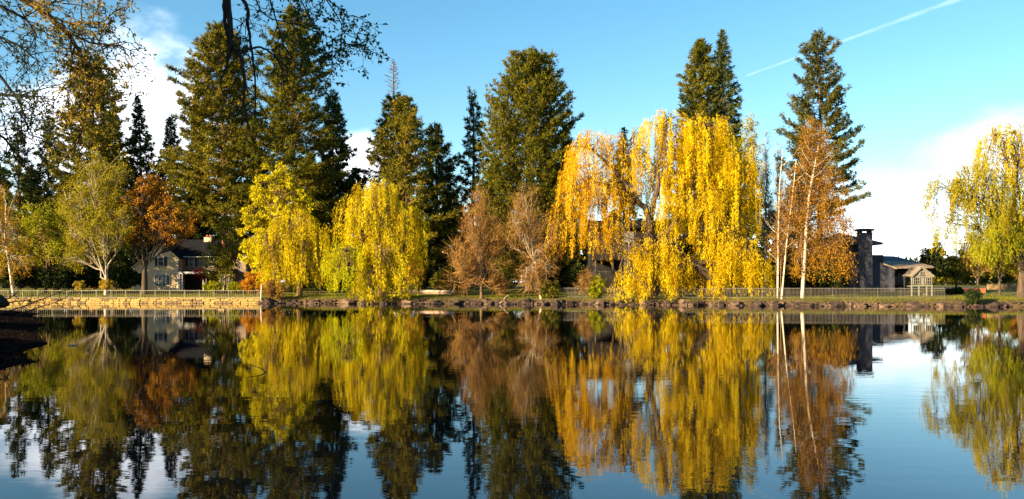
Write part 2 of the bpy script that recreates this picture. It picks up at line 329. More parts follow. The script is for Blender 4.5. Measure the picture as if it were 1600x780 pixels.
# ------------------------------------------------------------------ ground, water
def grid_faces(nr, nc):
    i = np.arange(nr - 1)[:, None] * nc; j = np.arange(nc - 1)[None, :]
    return np.stack([i + j, i + j + 1, i + nc + j + 1, i + nc + j], -1).reshape(-1, 4)
xs = np.concatenate([[-6000, -3000, -1500, -800, -400, -250, -170, -120], np.arange(-95, -34, 1.5), [-33, -32, -31.5, -31.35, -31.2, -31.05, -30.9, -30.5],
                     np.arange(-30, 95, 0.7), [120, 170, 250, 400, 800, 1500, 3000, 6000]])
rows = []
for dn in [4000, 1000, 200, 60, 25, 12, 8, 5, 3, 1.5, 0.6, 0.4, 0.2, 0, -0.25, -0.5, -1.5]:
    y = near_y(xs) - dn; rows.append(np.stack([xs, y, gz(xs, np.minimum(y, 59))], 1))
rows.append(np.stack([xs, np.full_like(xs, 30), np.full_like(xs, -1.4)], 1)); rows.append(np.stack([xs, np.full_like(xs, 70), np.full_like(xs, -1.4)], 1))
rr = np.random.default_rng(3)
for d in [-3, -1.6, -0.8, 0, 0.3, 0.34, 0.38, 0.42, 0.46, 0.6, 1, 1.5, 2, 2.6, 3.2, 4, 5, 7, 10, 14, 20, 28, 36, 60, 100, 200, 600, 2000, 8000]:
    y = bank_y(xs) + d; z = gz(xs, y) + (rr.normal(size=len(xs)) * 0.03 if 1 < d < 30 else 0); rows.append(np.stack([xs, y, z], 1))
G = np.stack(rows)
ground = mesh_obj('ground', [(G.reshape(-1, 3), grid_faces(G.shape[0], G.shape[1]), None)], M['ground'], smooth=True); tag(ground, kind='structure')
wat = mesh_obj('water', [(np.array([(-6000, -20, 0), (6000, -20, 0), (6000, 130, 0), (-6000, 130, 0)], float), np.array([[0, 1, 2, 3]]), None)], M['water']); tag(wat, kind='structure')

# mud flat reaching out from the near left bank
ang = np.linspace(0, 1, 40)
edge = np.array([(-150, 84), (-70, 83), (-46, 79), (-40, 75), (-35, 66), (-29.5, 56), (-24.5, 46.5), (-20.5, 39), (-17.6, 33), (-16.2, 30), (-15.0, 27.5), (-14.6, 25), (-13.2, 22.8), (-16, 19), (-30, 17), (-60, 15), (-150, 14)], float)
tt = np.linspace(0, len(edge) - 1, 140); ex = np.interp(tt, np.arange(len(edge)), edge[:, 0]); ey = np.interp(tt, np.arange(len(edge)), edge[:, 1])
ex += -0.5 + 0.30 * np.sin(tt * 2.9) + 0.12 * np.sin(tt * 6.1 + 1); rowsm = []
for k, (f, z) in enumerate([(1.04, -0.25), (1.0, 0.03), (0.97, 0.12), (0.92, 0.2), (0.8, 0.3), (0.5, 0.5), (0.1, 0.8)]):
    cx, cyy = -90, 52
    rowsm.append(np.stack([cx + (ex - cx) * f, cyy + (ey - cyy) * f, np.full_like(ex, z) + (np.abs(rr.normal(size=len(ex))) * 0.08 if k > 1 else 0)], 1))
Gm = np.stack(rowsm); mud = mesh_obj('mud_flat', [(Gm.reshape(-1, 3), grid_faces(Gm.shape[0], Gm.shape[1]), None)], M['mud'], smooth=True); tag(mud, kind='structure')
NW = 9000; wi = rr.integers(0, len(ex), NW); wf = 1.0 - rr.random(NW) ** 2 * 0.25; wz = np.interp(1 - wf, [0, .03, .08, .2, .3], [0.03, .12, .2, .3, .35])
cw = np.stack([-90 + (ex[wi] + 90) * wf + rr.normal(size=NW) * .25, 52 + (ey[wi] - 52) * wf + rr.normal(size=NW) * .25, wz - .03], 1)
tag(mesh_obj('dead_weeds', [blades(cw, nrm(rr.normal(size=(NW, 3)) * .6 + np.array([0, 0, .8])), rr.uniform(.06, .3, NW), rr.uniform(.02, .05, NW), rr, rr.random(NW))], leaf_mat('dead_weed_blades', [(0.010, 0.007, 0.006), (0.035, 0.022, 0.014)], .1), mud), kind='stuff')

# ------------------------------------------------------------------ stones and rocks
def rock_mesh(name, mat, seed, boxy=0.0):
    r = np.random.default_rng(seed)
    n = 3; pts = []; faces = []
    lin = np.linspace(-1, 1, n + 1); key = {}
    def vid(p):
        k = tuple(np.round(p, 4))
        if k not in key: key[k] = len(pts); pts.append(np.array(p, float))
        return key[k]
    for ax in range(3):
        for s in (-1, 1):
            for i in range(n):
                for j in range(n):
                    q = []
                    for di, dj in ((0, 0), (1, 0), (1, 1), (0, 1)):
                        p = [0, 0, 0]; p[ax] = s; p[(ax + 1) % 3] = lin[i + di]; p[(ax + 2) % 3] = lin[j + dj]; q.append(vid(p))
                    faces.append(q if s > 0 else q[::-1])
    V = np.array(pts); sp = V / np.linalg.norm(V, axis=1, keepdims=True)
    V = boxy * V + (1 - boxy) * sp * 1.15
    V += r.normal(size=V.shape) * (0.17 if boxy < 0.6 else 0.07)
    return mesh_obj(name, [(V * 0.5, np.array(faces), None)], mat, me_only=True)
R = np.random.default_rng(11)
stone_me = [rock_mesh('stone', M['stone'] if i % 3 else M['stone_b'], 20 + i, 0.8) for i in range(6)]
rock_me = [rock_mesh('rock', M['rock'] if i % 3 else M['rock_b'], 40 + i, 0.5) for i in range(8)]
def place(me, name, loc, scale, rot, parent):
    o = bpy.data.objects.new(name, me); COL.objects.link(o); o.location = tuple(map(float, loc)); o.scale = tuple(map(float, scale)); o.rotation_euler = tuple(map(float, rot)); o.parent = parent; return o
WX0, WX1 = -70.0, -31.2
wall = thing('stone_retaining_wall', 'long sunlit pale stone retaining wall along the left bank', 'wall', (0, 0, 0))
mesh_obj('core', [box(WX0, WX1, 109.99, 110.5, -0.6, 0.54)], M['mortar'], wall)
for c, (z, h) in enumerate([(-0.02, 0.30), (0.28, 0.27)]):
    x = WX0 + R.uniform(0, 0.5)
    while x < WX1 - 0.2:
        w = min(R.uniform(0.35, 1.25), WX1 - x)
        place(stone_me[R.integers(6)], 'stone', (x + w / 2, 109.98 + R.uniform(-0.06, 0.04), z + h / 2 - 0.02), (w * 0.97, 0.36, h * 0.96), (R.normal() * 0.03, R.normal() * 0.03, R.normal() * 0.05), wall); x += w
x = WX0
while x < WX1 - 0.1:
    w = min(R.uniform(0.9, 1.6), WX1 - x); place(stone_me[R.integers(6)], 'capstone', (x + w / 2, 110.12 + R.uniform(-0.05, 0.05), 0.60 + R.normal() * .012), (w * 0.99, 0.75, 0.16 + R.uniform(-.03, .03)), (0, R.normal() * 0.015, R.normal() * 0.03), wall); x += w
# riprap: the rocks that show largest, the small filling stones as one piece
n = 0; x = -30.9
while n < 296 and x < 62:
    s = 0.22 + 0.95 * R.random() ** 2.2; d = R.uniform(-0.1, 1.9) if s < .7 else R.uniform(0.1, 1.1)
    y = bank_y(x) + d; z = max(-0.05, float(gz(x, y))) + s * R.uniform(-0.02, 0.12)
    place(rock_me[R.integers(8)], 'rock', (x, y, z), (s * R.uniform(0.8, 1.8), s, s * R.uniform(0.45, 0.9)), (R.uniform(-.4, .4), R.uniform(-.4, .4), R.uniform(0, 6.28)), ground); n += 1
    x += R.choice([0.05, 0.15, 0.35, 0.9], p=[.3, .3, .25, .15])
tmpV = np.array([v.co[:] for v in rock_me[1].vertices]); tmpF = np.array([p.vertices[:] for p in rock_me[1].polygons])
parts = []
for i in range(520):
    x = R.uniform(-31, 75); d = R.uniform(-0.1, 2.0); s = R.uniform(0.15, 0.45); y = bank_y(x) + d; a = R.uniform(0, 6.28)
    v = tmpV * np.array([s * R.uniform(.8, 1.6), s, s * .7]); v = np.stack([v[:, 0] * math.cos(a) - v[:, 1] * math.sin(a), v[:, 0] * math.sin(a) + v[:, 1] * math.cos(a), v[:, 2]], 1)
    parts.append((v + np.array([x, y, max(-0.02, float(gz(x, y))) + 0.03]), tmpF, None))
tag(mesh_obj('rubble', parts, M['rock'], ground), kind='stuff')

# tufts of grass and weeds on the bank
Ng = 26000
gx = R.uniform(-31, 75, Ng); gd = R.gamma(2.0, 2.2, Ng) + 0.9; gy = bank_y(gx) + gd
C = np.stack([gx, gy, gz(gx, gy) - 0.02], 1); dd = nrm(np.stack([R.normal(size=Ng) * .4, R.normal(size=Ng) * .4, np.ones(Ng)], 1))
cl = 0.5 + 0.5 * np.sin(gx * 0.7) * np.cos(gy * 0.9)
g1 = blades(C, dd, R.uniform(0.08, 0.28, Ng), R.uniform(0.03, 0.07, Ng), R, np.clip(cl * 0.6 + R.random(Ng) * 0.4, 0, 1))
Nl = 9000; gx = R.uniform(-72, -31.4, Nl); gy = 110.9 + R.gamma(1.5, 2.5, Nl); C = np.stack([gx, gy, gz(gx, gy) - 0.02], 1); dd = nrm(np.stack([R.normal(size=Nl) * .4, R.normal(size=Nl) * .4, np.ones(Nl)], 1))
g2 = blades(C, dd, R.uniform(0.08, 0.3, Nl), R.uniform(0.03, 0.08, Nl), R, R.random(Nl))
tag(mesh_obj('grass', [g1, g2], M['grass_blade']), 'short yellow-green grass and weeds growing along the far bank', 'grass', kind='stuff')

# ------------------------------------------------------------------ fences
def fence(label, p0, p1, zb, h, post_every, picket_every, mat, individual=True):
    p0 = np.array(p0, float); p1 = np.array(p1, float); Ln = np.linalg.norm(p1 - p0); rz = math.atan2(p1[1] - p0[1], p1[0] - p0[0])
    t = thing('iron_fence' if individual else 'railing', label, 'fence', (p0[0], p0[1], zb), rz)
    for zz in (0.10, h - 0.06): mesh_obj('rail', [box(0, Ln, -0.02, 0.02, zz - 0.02, zz + 0.02)], mat, t)
    pm = mesh_obj('post', [box(-0.02, 0.02, -0.02, 0.02, -0.3, h + 0.03), box(-0.026, 0.026, -0.026, 0.026, h + 0.03, h + 0.05)], mat, me_only=True)
    k = 0
    while k * post_every <= Ln + 0.01: place(pm, 'post', (k * post_every, 0.0, 0), (1, 1, 1), (0, 0, 0), t); k += 1
    km = mesh_obj('picket', [box(-0.011, 0.011, -0.008, 0.008, 0.03, h)], mat, me_only=True)
    xs_ = np.arange(picket_every, Ln, picket_every)
    if individual:
        for q in xs_: place(km, 'picket', (q, 0.03, 0), (1, 1, 1), (0, 0, 0), t)
    else: tag(mesh_obj('pickets', [box(q - 0.006, q + 0.006, 0.024, 0.036, 0.12, h - 0.06) for q in xs_], mat, t), kind='stuff')
    return t
fence('pale railing standing on top of the left stone wall', (WX0, 110.32), (WX1 + 0.1, 110.32), 0.64, 1.0, 1.83, 0.26, M['metal_pale'], False)
def bp_(px, off): 
    D = 100.0
    for _ in range(6): D = float(bank_y(PX(px, D))) + off
    return (PX(px, D), D)
a, b = bp_(868, 3.6), bp_(1195, 3.4)
fence('grey picket fence on the bank behind the great willow', a, b, float(gz(*b)) - 0.02, 1.22, 2.4, 0.125 * 1.3, M['metal_grey'])
a, b = bp_(1197, 3.3), bp_(1478, 4.5)
fence('grey picket fence in front of the blue-grey house', a, b, float(gz(*a)), 1.22, 2.4, 0.15, M['metal_grey'])
x, y = PX(408, 109.6), 109.6
tag(mesh_obj('mooring_post', [tubes([[(x - 0.06, y, -0.6), (x, y, 0.8), (x + 0.1, y, 2.3)]], [[0.13, 0.12, 0.10]], 8), box(x - .02, x + .22, y - .1, y + .1, 2.25, 2.34)], M['wood_pale'], smooth=True), 'weathered pale post standing at the right end of the stone wall', 'post')
# low kerb wall behind the second willow
pts = np.array([(626, 446, 121), (660, 448, 119), (700, 453, 117), (712, 455, 116)], float)
pp = np.array([(PX(a, c), c, 0) for a, b, c in pts]); zz = gz(pp[:, 0], pp[:, 1]); pp[:, 2] = zz + 0.28
tag(mesh_obj('low_kerb_wall', [tubes([pp], [[0.26] * 4], 4)], M['path']), 'low pinkish kerb wall curving over the lawn beside the second willow', 'wall')

# ------------------------------------------------------------------ tree builders
def base_of(px, D):
    x = PX(px, D); return x, D, float(gz(x, D))
def conifer(name, label, px, D, top, w, kind, mat, seed, cb=0.08, bark='bark', dens=1.0, blade=(0.55, 0.135), group=None, lean=0.0, bare=0.0):
    r = np.random.default_rng(seed)
    x, y, z0 = base_of(px, D); H = PZ(top, D) - z0; Rr = w / 2 * D / F
    K = dict(spruce=dict(nb=6.5, a=(-0.30, 0.25), b=0.22, sp=0.30, k=6.5, m=7, o=(0.9, -0.25, 0.75), prof=lambda t: 1.28 * (1 - t) ** 0.8 * (0.55 + 0.45 * np.minimum(1, t * 6)) + 0.02),
             pine=dict(nb=7.0, a=(-0.02, 0.55), b=0.12, sp=0.36, k=5.4, m=10, o=(0.45, 0.35, 0.95), prof=lambda t: 1.22 * np.maximum(0.10, (1 - t) ** 0.52) * (0.62 + 0.38 * np.minimum(1, t * 4))),
             dense=dict(nb=13.0, a=(0.20, 0.75), b=0.25, sp=0.36, k=5.0, m=9, o=(0.45, 0.65, 0.75), prof=lambda t: 1.2 * np.sqrt(np.maximum(0.015, 1 - (np.maximum(0, t - 0.15) / 0.85) ** 1.75)) * (0.85 + 0.15 * np.minimum(1, t * 6))),
             open=dict(nb=3.6, a=(-0.05, 0.45), b=0.10, sp=0.26, k=3.2, m=12, o=(0.35, 0.3, 1.0), prof=lambda t: 1.35 * np.maximum(0.12, (1 - t) ** 0.7) * (0.7 + 0.3 * np.minimum(1, t * 4))),
             sweep=dict(nb=4.0, a=(-0.62, 0.15), b=0.60, sp=0.15, k=10.0, m=6, o=(0.7, 0.25, 0.7), prof=lambda t: (1 - t) ** 0.56 * 1.18 + 0.03))[kind]
    nb = int(H * K['nb'] * dens); t = (np.arange(nb) + r.random(nb)) / nb
    zb = H * (cb + (1 - cb) * t)
    azm = np.arange(nb) * 2.39996 + r.normal(size=nb) * 0.35
    ph = r.uniform(0, 6.28, 4)
    lump = 1 + 0.16 * np.sin(azm * 2 + t * 14 + ph[0]) + 0.13 * np.sin(azm * 3 - t * 23 + ph[1]) + 0.10 * np.sin(t * 40 + ph[2])
    L = Rr * K['prof'](t) * lump * r.uniform(0.72, 1.12, nb)
    if kind == 'dense': L = Rr * K['prof'](t) * (0.6 + 0.4 * lump) * r.uniform(0.8, 1.04, nb)
    if kind in ('pine', 'open'): L *= np.where(r.random(nb) < 0.12, 0.5, 1.0)
    a = K['a'][0] + (K['a'][1] - K['a'][0]) * t + r.normal(size=nb) * 0.07
    rad = np.stack([np.cos(azm), np.sin(azm), np.zeros(nb)], 1); lat = np.stack([-np.sin(azm), np.cos(azm), np.zeros(nb)], 1); up = np.array([0, 0, 1.0])
    sway = 0.012 * H
    def axis(z): return np.stack([lean * z + sway * np.sin(z / H * 5 + ph[3]) * z / H, sway * np.cos(z / H * 4 + ph[2]) * z / H, z], -1)
    org = axis(zb)
    cnt = np.maximum(2, (L * K['k'] * 1.0 + r.random(nb) * 2)).astype(int)
    if bare: cnt = np.where(t > 1 - bare, 0, cnt)
    idx = np.repeat(np.arange(nb), cnt); n = len(idx)
    s = r.uniform(0.22 if kind != 'spruce' else 0.12, 1.0, n) ** 0.75
    Li = L[idx][:, None]; si = s[:, None]
    q = org[idx] + rad[idx] * Li * si + up * Li * (a[idx][:, None] * si + K['b'] * si ** 2) + lat[idx] * Li * K['sp'] * (1.12 - si) * r.uniform(-1, 1, (n, 1)) + r.normal(size=(n, 3)) * 0.14
    m = K['m']; Q = np.repeat(q, m, 0); ri = np.repeat(rad[idx], m, 0); N = len(Q)
    o = K['o']; d = nrm(ri * o[0] + up * o[1] + sph(r, N) * o[2])
    clump = 0.5 + 0.24 * np.sin(azm * 1.7 + t * 31 + ph[0]) + r.normal(size=nb) * 0.13
    v = np.clip(np.repeat(clump[idx], m) + r.normal(size=N) * 0.17, 0, 1)
    root = thing(name, label, 'tree', (x, y, z0), 0, group)
    sc = D / 130.0
    parts = [blades(Q + r.normal(size=(N, 3)) * 0.10, d, r.uniform(0.6, 1.25, N) * blade[0] * sc, r.uniform(0.7, 1.3, N) * blade[1] * sc, r, v, out=nrm(ri + up * 0.6), bias=0.5)]
    zt = np.linspace(0, 1, 9) * H
    tr = max(0.16, 0.012 * H)
    wood = [tubes(axis(zt)[None], (tr * (1 - zt / H) ** 0.8 + 0.03)[None] * np.r_[1.35, np.ones(8)][None], 8)]
    ss = np.linspace(0, 0.92, 4)[None, :, None]
    bp = org[:, None] + rad[:, None] * L[:, None, None] * ss + up * L[:, None, None] * (a[:, None, None] * ss + K['b'] * ss ** 2)
    wood.append(tubes(bp, (0.02 + 0.010 * L)[:, None] * np.array([1, .75, .5, .2])[None], 3))
    mesh_obj('trunk', wood, M[bark], root, smooth=True)
    mesh_obj('crown', parts, M[mat], root)
    if bare:
        kb = t > 1 - bare - 0.04; nbk = 900; ib = r.choice(np.where(kb)[0], nbk); sb = r.random((nbk, 1)); Lb = L[ib][:, None]
        qb = org[ib] + rad[ib] * Lb * sb + up * Lb * (a[ib][:, None] * sb + .1 * sb ** 2)
        mesh_obj('dead_spire', [blades(qb, nrm(rad[ib] + up * .5 + sph(r, nbk) * .8), r.uniform(.25, .6, nbk), np.full(nbk, .06), r, r.random(nbk))], M['dead_top'], root)
    return root

def willow(name, label, px, D, lobes, mat, seed, trunk_r=0.45, fork=0.3, dens=1.0, bark='bark_brown', leaf=(0.29, 0.072), cat='tree', limbs=None):
    """lobes: (cx, top, halfwidth, bottom, depth offset in m, density) in photo pixels at distance D"""
    r = np.random.default_rng(seed); x, y, z0 = base_of(px, D); root = thing(name, label, cat, (x, y, z0)); sc = D / F
    base = np.array([x, y, z0]); groups = {}; wood = []; tops = []
    zmax = max(PZ(l[1], D) for l in lobes) - z0
    zf = fork * zmax
    tp = np.array([[0, 0, -0.3], [0.1, 0, zf * 0.5], [0.0, 0.1, zf]]); wood.append(tubes(tp[None], np.array([[1.25, 0.95, 0.85]]) * trunk_r, 10))
    LPTS = None
    if limbs:
        wood = []; al = []
        for pts, ra, rb in limbs:
            P = np.array([[(a_ - px) * sc, d_, PZ(b_, D) - z0] for a_, b_, d_ in pts]); k_ = np.linspace(0, len(P) - 1, 20)
            Q_ = np.stack([np.interp(k_, np.arange(len(P)), P[:, j]) for j in range(3)], 1); Q_[1:-1] = (Q_[:-2] + 2 * Q_[1:-1] + Q_[2:]) / 4; Q_[2:-1] += r.normal(size=(17, 3)) * 0.07
            wood.append(tubes(Q_[None], np.linspace(ra, rb, 20)[None], 9)); al.append(Q_[6:])
        LPTS = np.concatenate(al[1:])
    for lb in lobes:
        cx, top, hw, bot, dy, dn = lb[:6]; mt = lb[6] if len(lb) > 6 else mat
        A = hw * sc; Bd = A * 0.85; zt = PZ(top, D) - z0; zb = PZ(bot, D) - z0; X = (cx - px) * sc
        hd = min(A * 0.95, (zt - zb) * 0.6)
        nc = int(A * Bd * 5.6 * dn * dens) + 10
        th = r.uniform(0, 6.283, nc); rr_ = np.sqrt(r.random(nc)) * 1.0
        rough = 1 + 0.13 * np.sin(th * 3 + cx) + 0.09 * np.sin(th * 5 + top)
        dome = zt - hd * (1 - np.sqrt(np.maximum(0, 1 - rr_ ** 2))) - np.abs(r.normal(size=nc)) * 0.05 * (zt - zb) - np.abs(np.sin(th * 2.5 + rr_ * 9 + top)) * 0.10 * hd
        c = np.stack([X + A * 0.95 * rr_ * np.cos(th) * rough, dy + Bd * 0.95 * rr_ * np.sin(th) * rough, dome], 1)
        outd = np.stack([np.cos(th), np.sin(th), np.zeros(nc)], 1)
        ln = np.maximum(0.5, (dome - zb)) * np.where(rr_ > 0.55, r.uniform(0.2, 0.72, nc), r.uniform(0.12, 0.45, nc))
        # second tier inside/below, so that the curtain falls in steps
        low = r.random(nc) < 0.5; shift = r.uniform(0.12, 0.75, nc) * (dome - zb)
        c[:, 2] = np.where(low, dome - shift, c[:, 2]); ln = np.where(low, (c[:, 2] - zb) * r.uniform(0.3, 1.0, nc), ln); ln = np.maximum(ln, 0.4)
        ns = 6; S0 = np.repeat(c, ns, 0) + r.normal(size=(nc * ns, 3)) * np.array([0.24, 0.24, 0.22]); Ls = np.repeat(ln, ns) * r.uniform(0.6, 1.08, nc * ns); O = np.repeat(outd, ns, 0)
        cnt = (Ls * 8.6 * dens + 2).astype(int); ii = np.repeat(np.arange(nc * ns), cnt); n = len(ii); s = r.random(n)
        bow = 0.10 * np.sqrt(Ls) + 0.25
        pos = S0[ii] + O[ii] * (bow[ii] * (1 - np.exp(-3 * s)))[:, None] + np.array([0, 0, 1.0]) * (-Ls[ii] * s + 0.35 * np.sin(np.minimum(1, s * 4) * math.pi))[:, None]
        pos += r.normal(size=(n, 3)) * np.array([0.07, 0.07, 0.05])
        d = nrm(np.array([0, 0, -0.9]) + sph(r, n) * 0.5 + O[ii] * 0.15)
        cv = np.repeat(np.clip(0.58 + r.normal(size=nc) * 0.28, 0, 1), ns)
        v = np.clip(cv[ii] + r.normal(size=n) * 0.14, 0, 1)
        groups.setdefault(mt, []).append(blades(pos, d, r.uniform(0.6, 1.2, n) * leaf[0], r.uniform(0.7, 1.3, n) * leaf[1], r, v, quad=False, out=O[ii], bias=0.6))
        if LPTS is not None:
            kk = r.choice(nc, min(nc, 60), replace=False); s1 = c[kk]; dm = np.linalg.norm(s1[:, None] - LPTS[None], axis=2) + r.random((len(kk), len(LPTS))) * 1.2; s0 = LPTS[np.argmin(dm, axis=1)]
            md = (s0 + s1) / 2 + np.array([0, 0, .1]) * np.linalg.norm(s1 - s0, axis=1)[:, None] + r.normal(size=(len(kk), 3)) * .25
            wood.append(tubes(bez(s0, md, s1, 6), np.linspace(.075, .018, 6)[None] * r.uniform(.6, 1.3, (len(kk), 1)), 4)); continue
        # limbs to the lobe and twigs out to the curtains
        nl = 2; tgt = np.stack([X + r.uniform(-.45, .45, nl) * A, dy + r.uniform(-.4, .4, nl) * Bd, zt - hd * r.uniform(.25, .7, nl)], 1)
        st = np.tile(tp[-1], (nl, 1)) + np.stack([np.zeros(nl), np.zeros(nl), -r.uniform(0, .55, nl) * zf], 1)
        mid = st * 0.5 + tgt * 0.5 + np.stack([np.zeros(nl), np.zeros(nl), 0.12 * np.linalg.norm(tgt - st, axis=1)], 1) + r.normal(size=(nl, 3)) * 0.6
        lp = bez(st, mid, tgt, 8); lp[:, 2:-1] += r.normal(size=(nl, 5, 3)) * 0.24
        wood.append(tubes(lp, trunk_r * np.linspace(0.36, 0.07, 8)[None] * np.array([[1.0], [0.55]]), 7))
        kk = r.choice(nc, min(nc, 70), replace=False); li = r.integers(0, nl, len(kk)); pi = r.integers(3, 8, len(kk))
        s0 = lp[li, pi]; s1 = c[kk]; md = (s0 + s1) / 2 + np.array([0, 0, .4])
        wood.append(tubes(bez(s0, md, s1, 5), np.linspace(.05, .015, 5)[None] * np.ones((len(kk), 1)), 4))
    mesh_obj('trunk', wood, M[bark], root, smooth=True)
    for mt, ps in groups.items(): mesh_obj('crown' if mt == mat else 'hanging_foliage', ps, M[mt], root)
    return root

def broadleaf(name, label, px, D, lobes, mat, seed, ncl=200, nleaf=40, leaf=(0.30, 0.20), crad=0.75, trunk_r=0.3, fork=0.35, K=8, bark='bark_brown', twig=None, ntwig=8,
              twl=(0.9, 0.05), lean=0.0, droop=0.0, up=0.25, quad=True, cat='tree', group=None, stems=None, limb_r=0.5, shell=0.45, flat=0.0):
    r = np.random.default_rng(seed); x, y, z0 = base_of(px, D); sc = D / F; root = thing(name, label, cat, (x, y, z0), 0, group)
    wts = np.array([l[2] * l[3] for l in lobes], float); wts /= wts.sum(); li = r.choice(len(lobes), ncl, p=wts); LB = np.array([l[:4] for l in lobes], float)[li]
    dirs = sph(r, ncl); rr_ = r.random(ncl) ** shell
    c = np.stack([(LB[:, 0] - px) * sc + dirs[:, 0] * rr_ * LB[:, 2] * sc, dirs[:, 1] * rr_ * np.minimum(LB[:, 2], LB[:, 3]) * sc * 0.9,
                  CH + (HY - LB[:, 1]) * sc - z0 + dirs[:, 2] * rr_ * LB[:, 3] * sc], 1)
    c[:, 2] = np.maximum(c[:, 2], 0.25)
    zmax = c[:, 2].max(); zf = fork * zmax
    # limb targets by farthest point
    tg = [c[np.argmax(c[:, 2])]]
    while len(tg) < K:
        dmin = np.min(np.linalg.norm(c[:, None] - np.array(tg)[None], axis=2), axis=1); tg.append(c[np.argmax(dmin * r.uniform(.6, 1, ncl))])
    tg = np.array(tg); asg = np.argmin(np.linalg.norm(c[:, None] - tg[None], axis=2), axis=1)
    tp = np.array([[0, 0, -0.3], [lean * zf * .5, 0, zf * .5], [lean * zf, 0.05, zf]])
    wood = [tubes(tp[None], trunk_r * np.array([[1.3, 0.95, 0.85]]), 9)]
    st = tp[-1][None] + np.stack([np.zeros(K), np.zeros(K), -r.uniform(0, .25, K) * zf], 1)
    hd = np.linalg.norm(tg - st, axis=1); mid = st * 0.55 + tg * 0.45 + np.stack([np.zeros(K), np.zeros(K), up * hd], 1) + r.normal(size=(K, 3)) * 0.06 * hd[:, None]
    NL = 9; lp = bez(st, mid, tg, NL); lp[:, 1:-1] += r.normal(size=(K, NL - 2, 3)) * 0.025 * hd[:, None, None]
    wood.append(tubes(lp, trunk_r * limb_r * np.linspace(1, 0.12, NL)[None] * r.uniform(.7, 1.15, (K, 1)), 6))
    pi = r.integers(2, NL, ncl); s0 = lp[asg, pi]; dl = np.linalg.norm(c - s0, axis=1)
    md = (s0 + c) / 2 + np.stack([np.zeros(ncl), np.zeros(ncl), up * .7 * dl], 1) + r.normal(size=(ncl, 3)) * 0.08 * dl[:, None]
    wood.append(tubes(bez(s0, md, c, 5), np.maximum(0.018, trunk_r * 0.16) * np.linspace(1, .3, 5)[None] * np.ones((ncl, 1)), 4))
    mesh_obj('trunk', wood, M[bark], root, smooth=True)
    cen = c.mean(0)
    cvv = np.clip(0.5 + r.normal(size=ncl) * 0.2, 0, 1)
    if nleaf:
        ii = np.repeat(np.arange(ncl), nleaf); n = len(ii); off = sph(r, n) * (r.random((n, 1)) ** 0.5) * crad * r.uniform(.6, 1.2, ncl)[ii][:, None]
        off[:, 2] *= (1 - flat)
        if droop: off[:, 2] -= r.random(n) * droop
        pos = c[ii] + off; pos[:, 2] = np.maximum(pos[:, 2], 0.1)
        outv = nrm(pos - cen); d = nrm(outv * 0.4 + sph(r, n) - np.array([0, 0, 0.35 + droop * .4]))
        v = np.clip(cvv[ii] + r.normal(size=n) * 0.16, 0, 1)
        mesh_obj('crown', [blades(pos, d, r.uniform(.6, 1.25, n) * leaf[0], r.uniform(.7, 1.25, n) * leaf[1], r, v, quad=quad, out=nrm(outv + np.array([0, 0, .4])), bias=0.7)], M[mat], root)
    if twig:
        ii = np.repeat(np.arange(ncl), ntwig); n = len(ii); par = c[ii] - s0[ii]; outv = nrm(nrm(par) * .8 + sph(r, n) * 0.8 + np.array([0, 0, 0.25 - droop * .6]))
        pos = c[ii] - par * r.uniform(0, .5, (n, 1)) + r.normal(size=(n, 3)) * crad * 0.3
        mesh_obj('twigs', [blades(pos, outv, r.uniform(.5, 1.3, n) * twl[0], np.full(n, twl[1]), r, np.clip(cvv[ii] + r.normal(size=n) * .15, 0, 1))], M[twig], root)
    return root

# ------------------------------------------------------------------ conifers, left to right
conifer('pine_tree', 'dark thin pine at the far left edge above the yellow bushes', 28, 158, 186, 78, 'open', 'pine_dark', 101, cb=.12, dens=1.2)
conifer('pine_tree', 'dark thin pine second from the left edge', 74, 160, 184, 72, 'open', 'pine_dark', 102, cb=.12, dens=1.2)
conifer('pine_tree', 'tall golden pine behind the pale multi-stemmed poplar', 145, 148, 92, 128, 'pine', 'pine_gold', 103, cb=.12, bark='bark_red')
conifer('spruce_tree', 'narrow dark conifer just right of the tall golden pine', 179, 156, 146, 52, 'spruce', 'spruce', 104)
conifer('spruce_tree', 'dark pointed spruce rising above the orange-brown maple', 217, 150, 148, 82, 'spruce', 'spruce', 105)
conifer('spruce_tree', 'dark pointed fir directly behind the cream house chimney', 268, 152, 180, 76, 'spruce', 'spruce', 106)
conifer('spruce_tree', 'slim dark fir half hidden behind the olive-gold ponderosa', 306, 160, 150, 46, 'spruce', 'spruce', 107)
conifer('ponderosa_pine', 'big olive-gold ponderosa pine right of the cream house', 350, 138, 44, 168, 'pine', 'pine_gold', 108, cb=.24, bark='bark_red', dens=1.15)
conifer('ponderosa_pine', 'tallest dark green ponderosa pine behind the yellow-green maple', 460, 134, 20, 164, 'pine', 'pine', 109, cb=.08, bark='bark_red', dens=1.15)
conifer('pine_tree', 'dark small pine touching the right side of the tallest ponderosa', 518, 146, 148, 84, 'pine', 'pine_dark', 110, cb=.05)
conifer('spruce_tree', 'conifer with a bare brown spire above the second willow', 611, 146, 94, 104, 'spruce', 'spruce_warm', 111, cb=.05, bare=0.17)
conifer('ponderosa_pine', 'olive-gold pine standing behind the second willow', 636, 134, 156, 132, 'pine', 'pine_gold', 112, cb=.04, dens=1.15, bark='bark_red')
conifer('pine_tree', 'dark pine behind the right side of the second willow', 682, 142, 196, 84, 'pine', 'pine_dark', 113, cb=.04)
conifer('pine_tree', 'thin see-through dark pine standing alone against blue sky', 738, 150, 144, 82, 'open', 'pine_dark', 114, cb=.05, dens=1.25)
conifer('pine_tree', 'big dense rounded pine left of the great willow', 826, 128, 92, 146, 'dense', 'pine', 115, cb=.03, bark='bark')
conifer('spruce_tree', 'dark conifer tip between the rounded pine and great willow', 884, 146, 188, 46, 'spruce', 'spruce', 116)
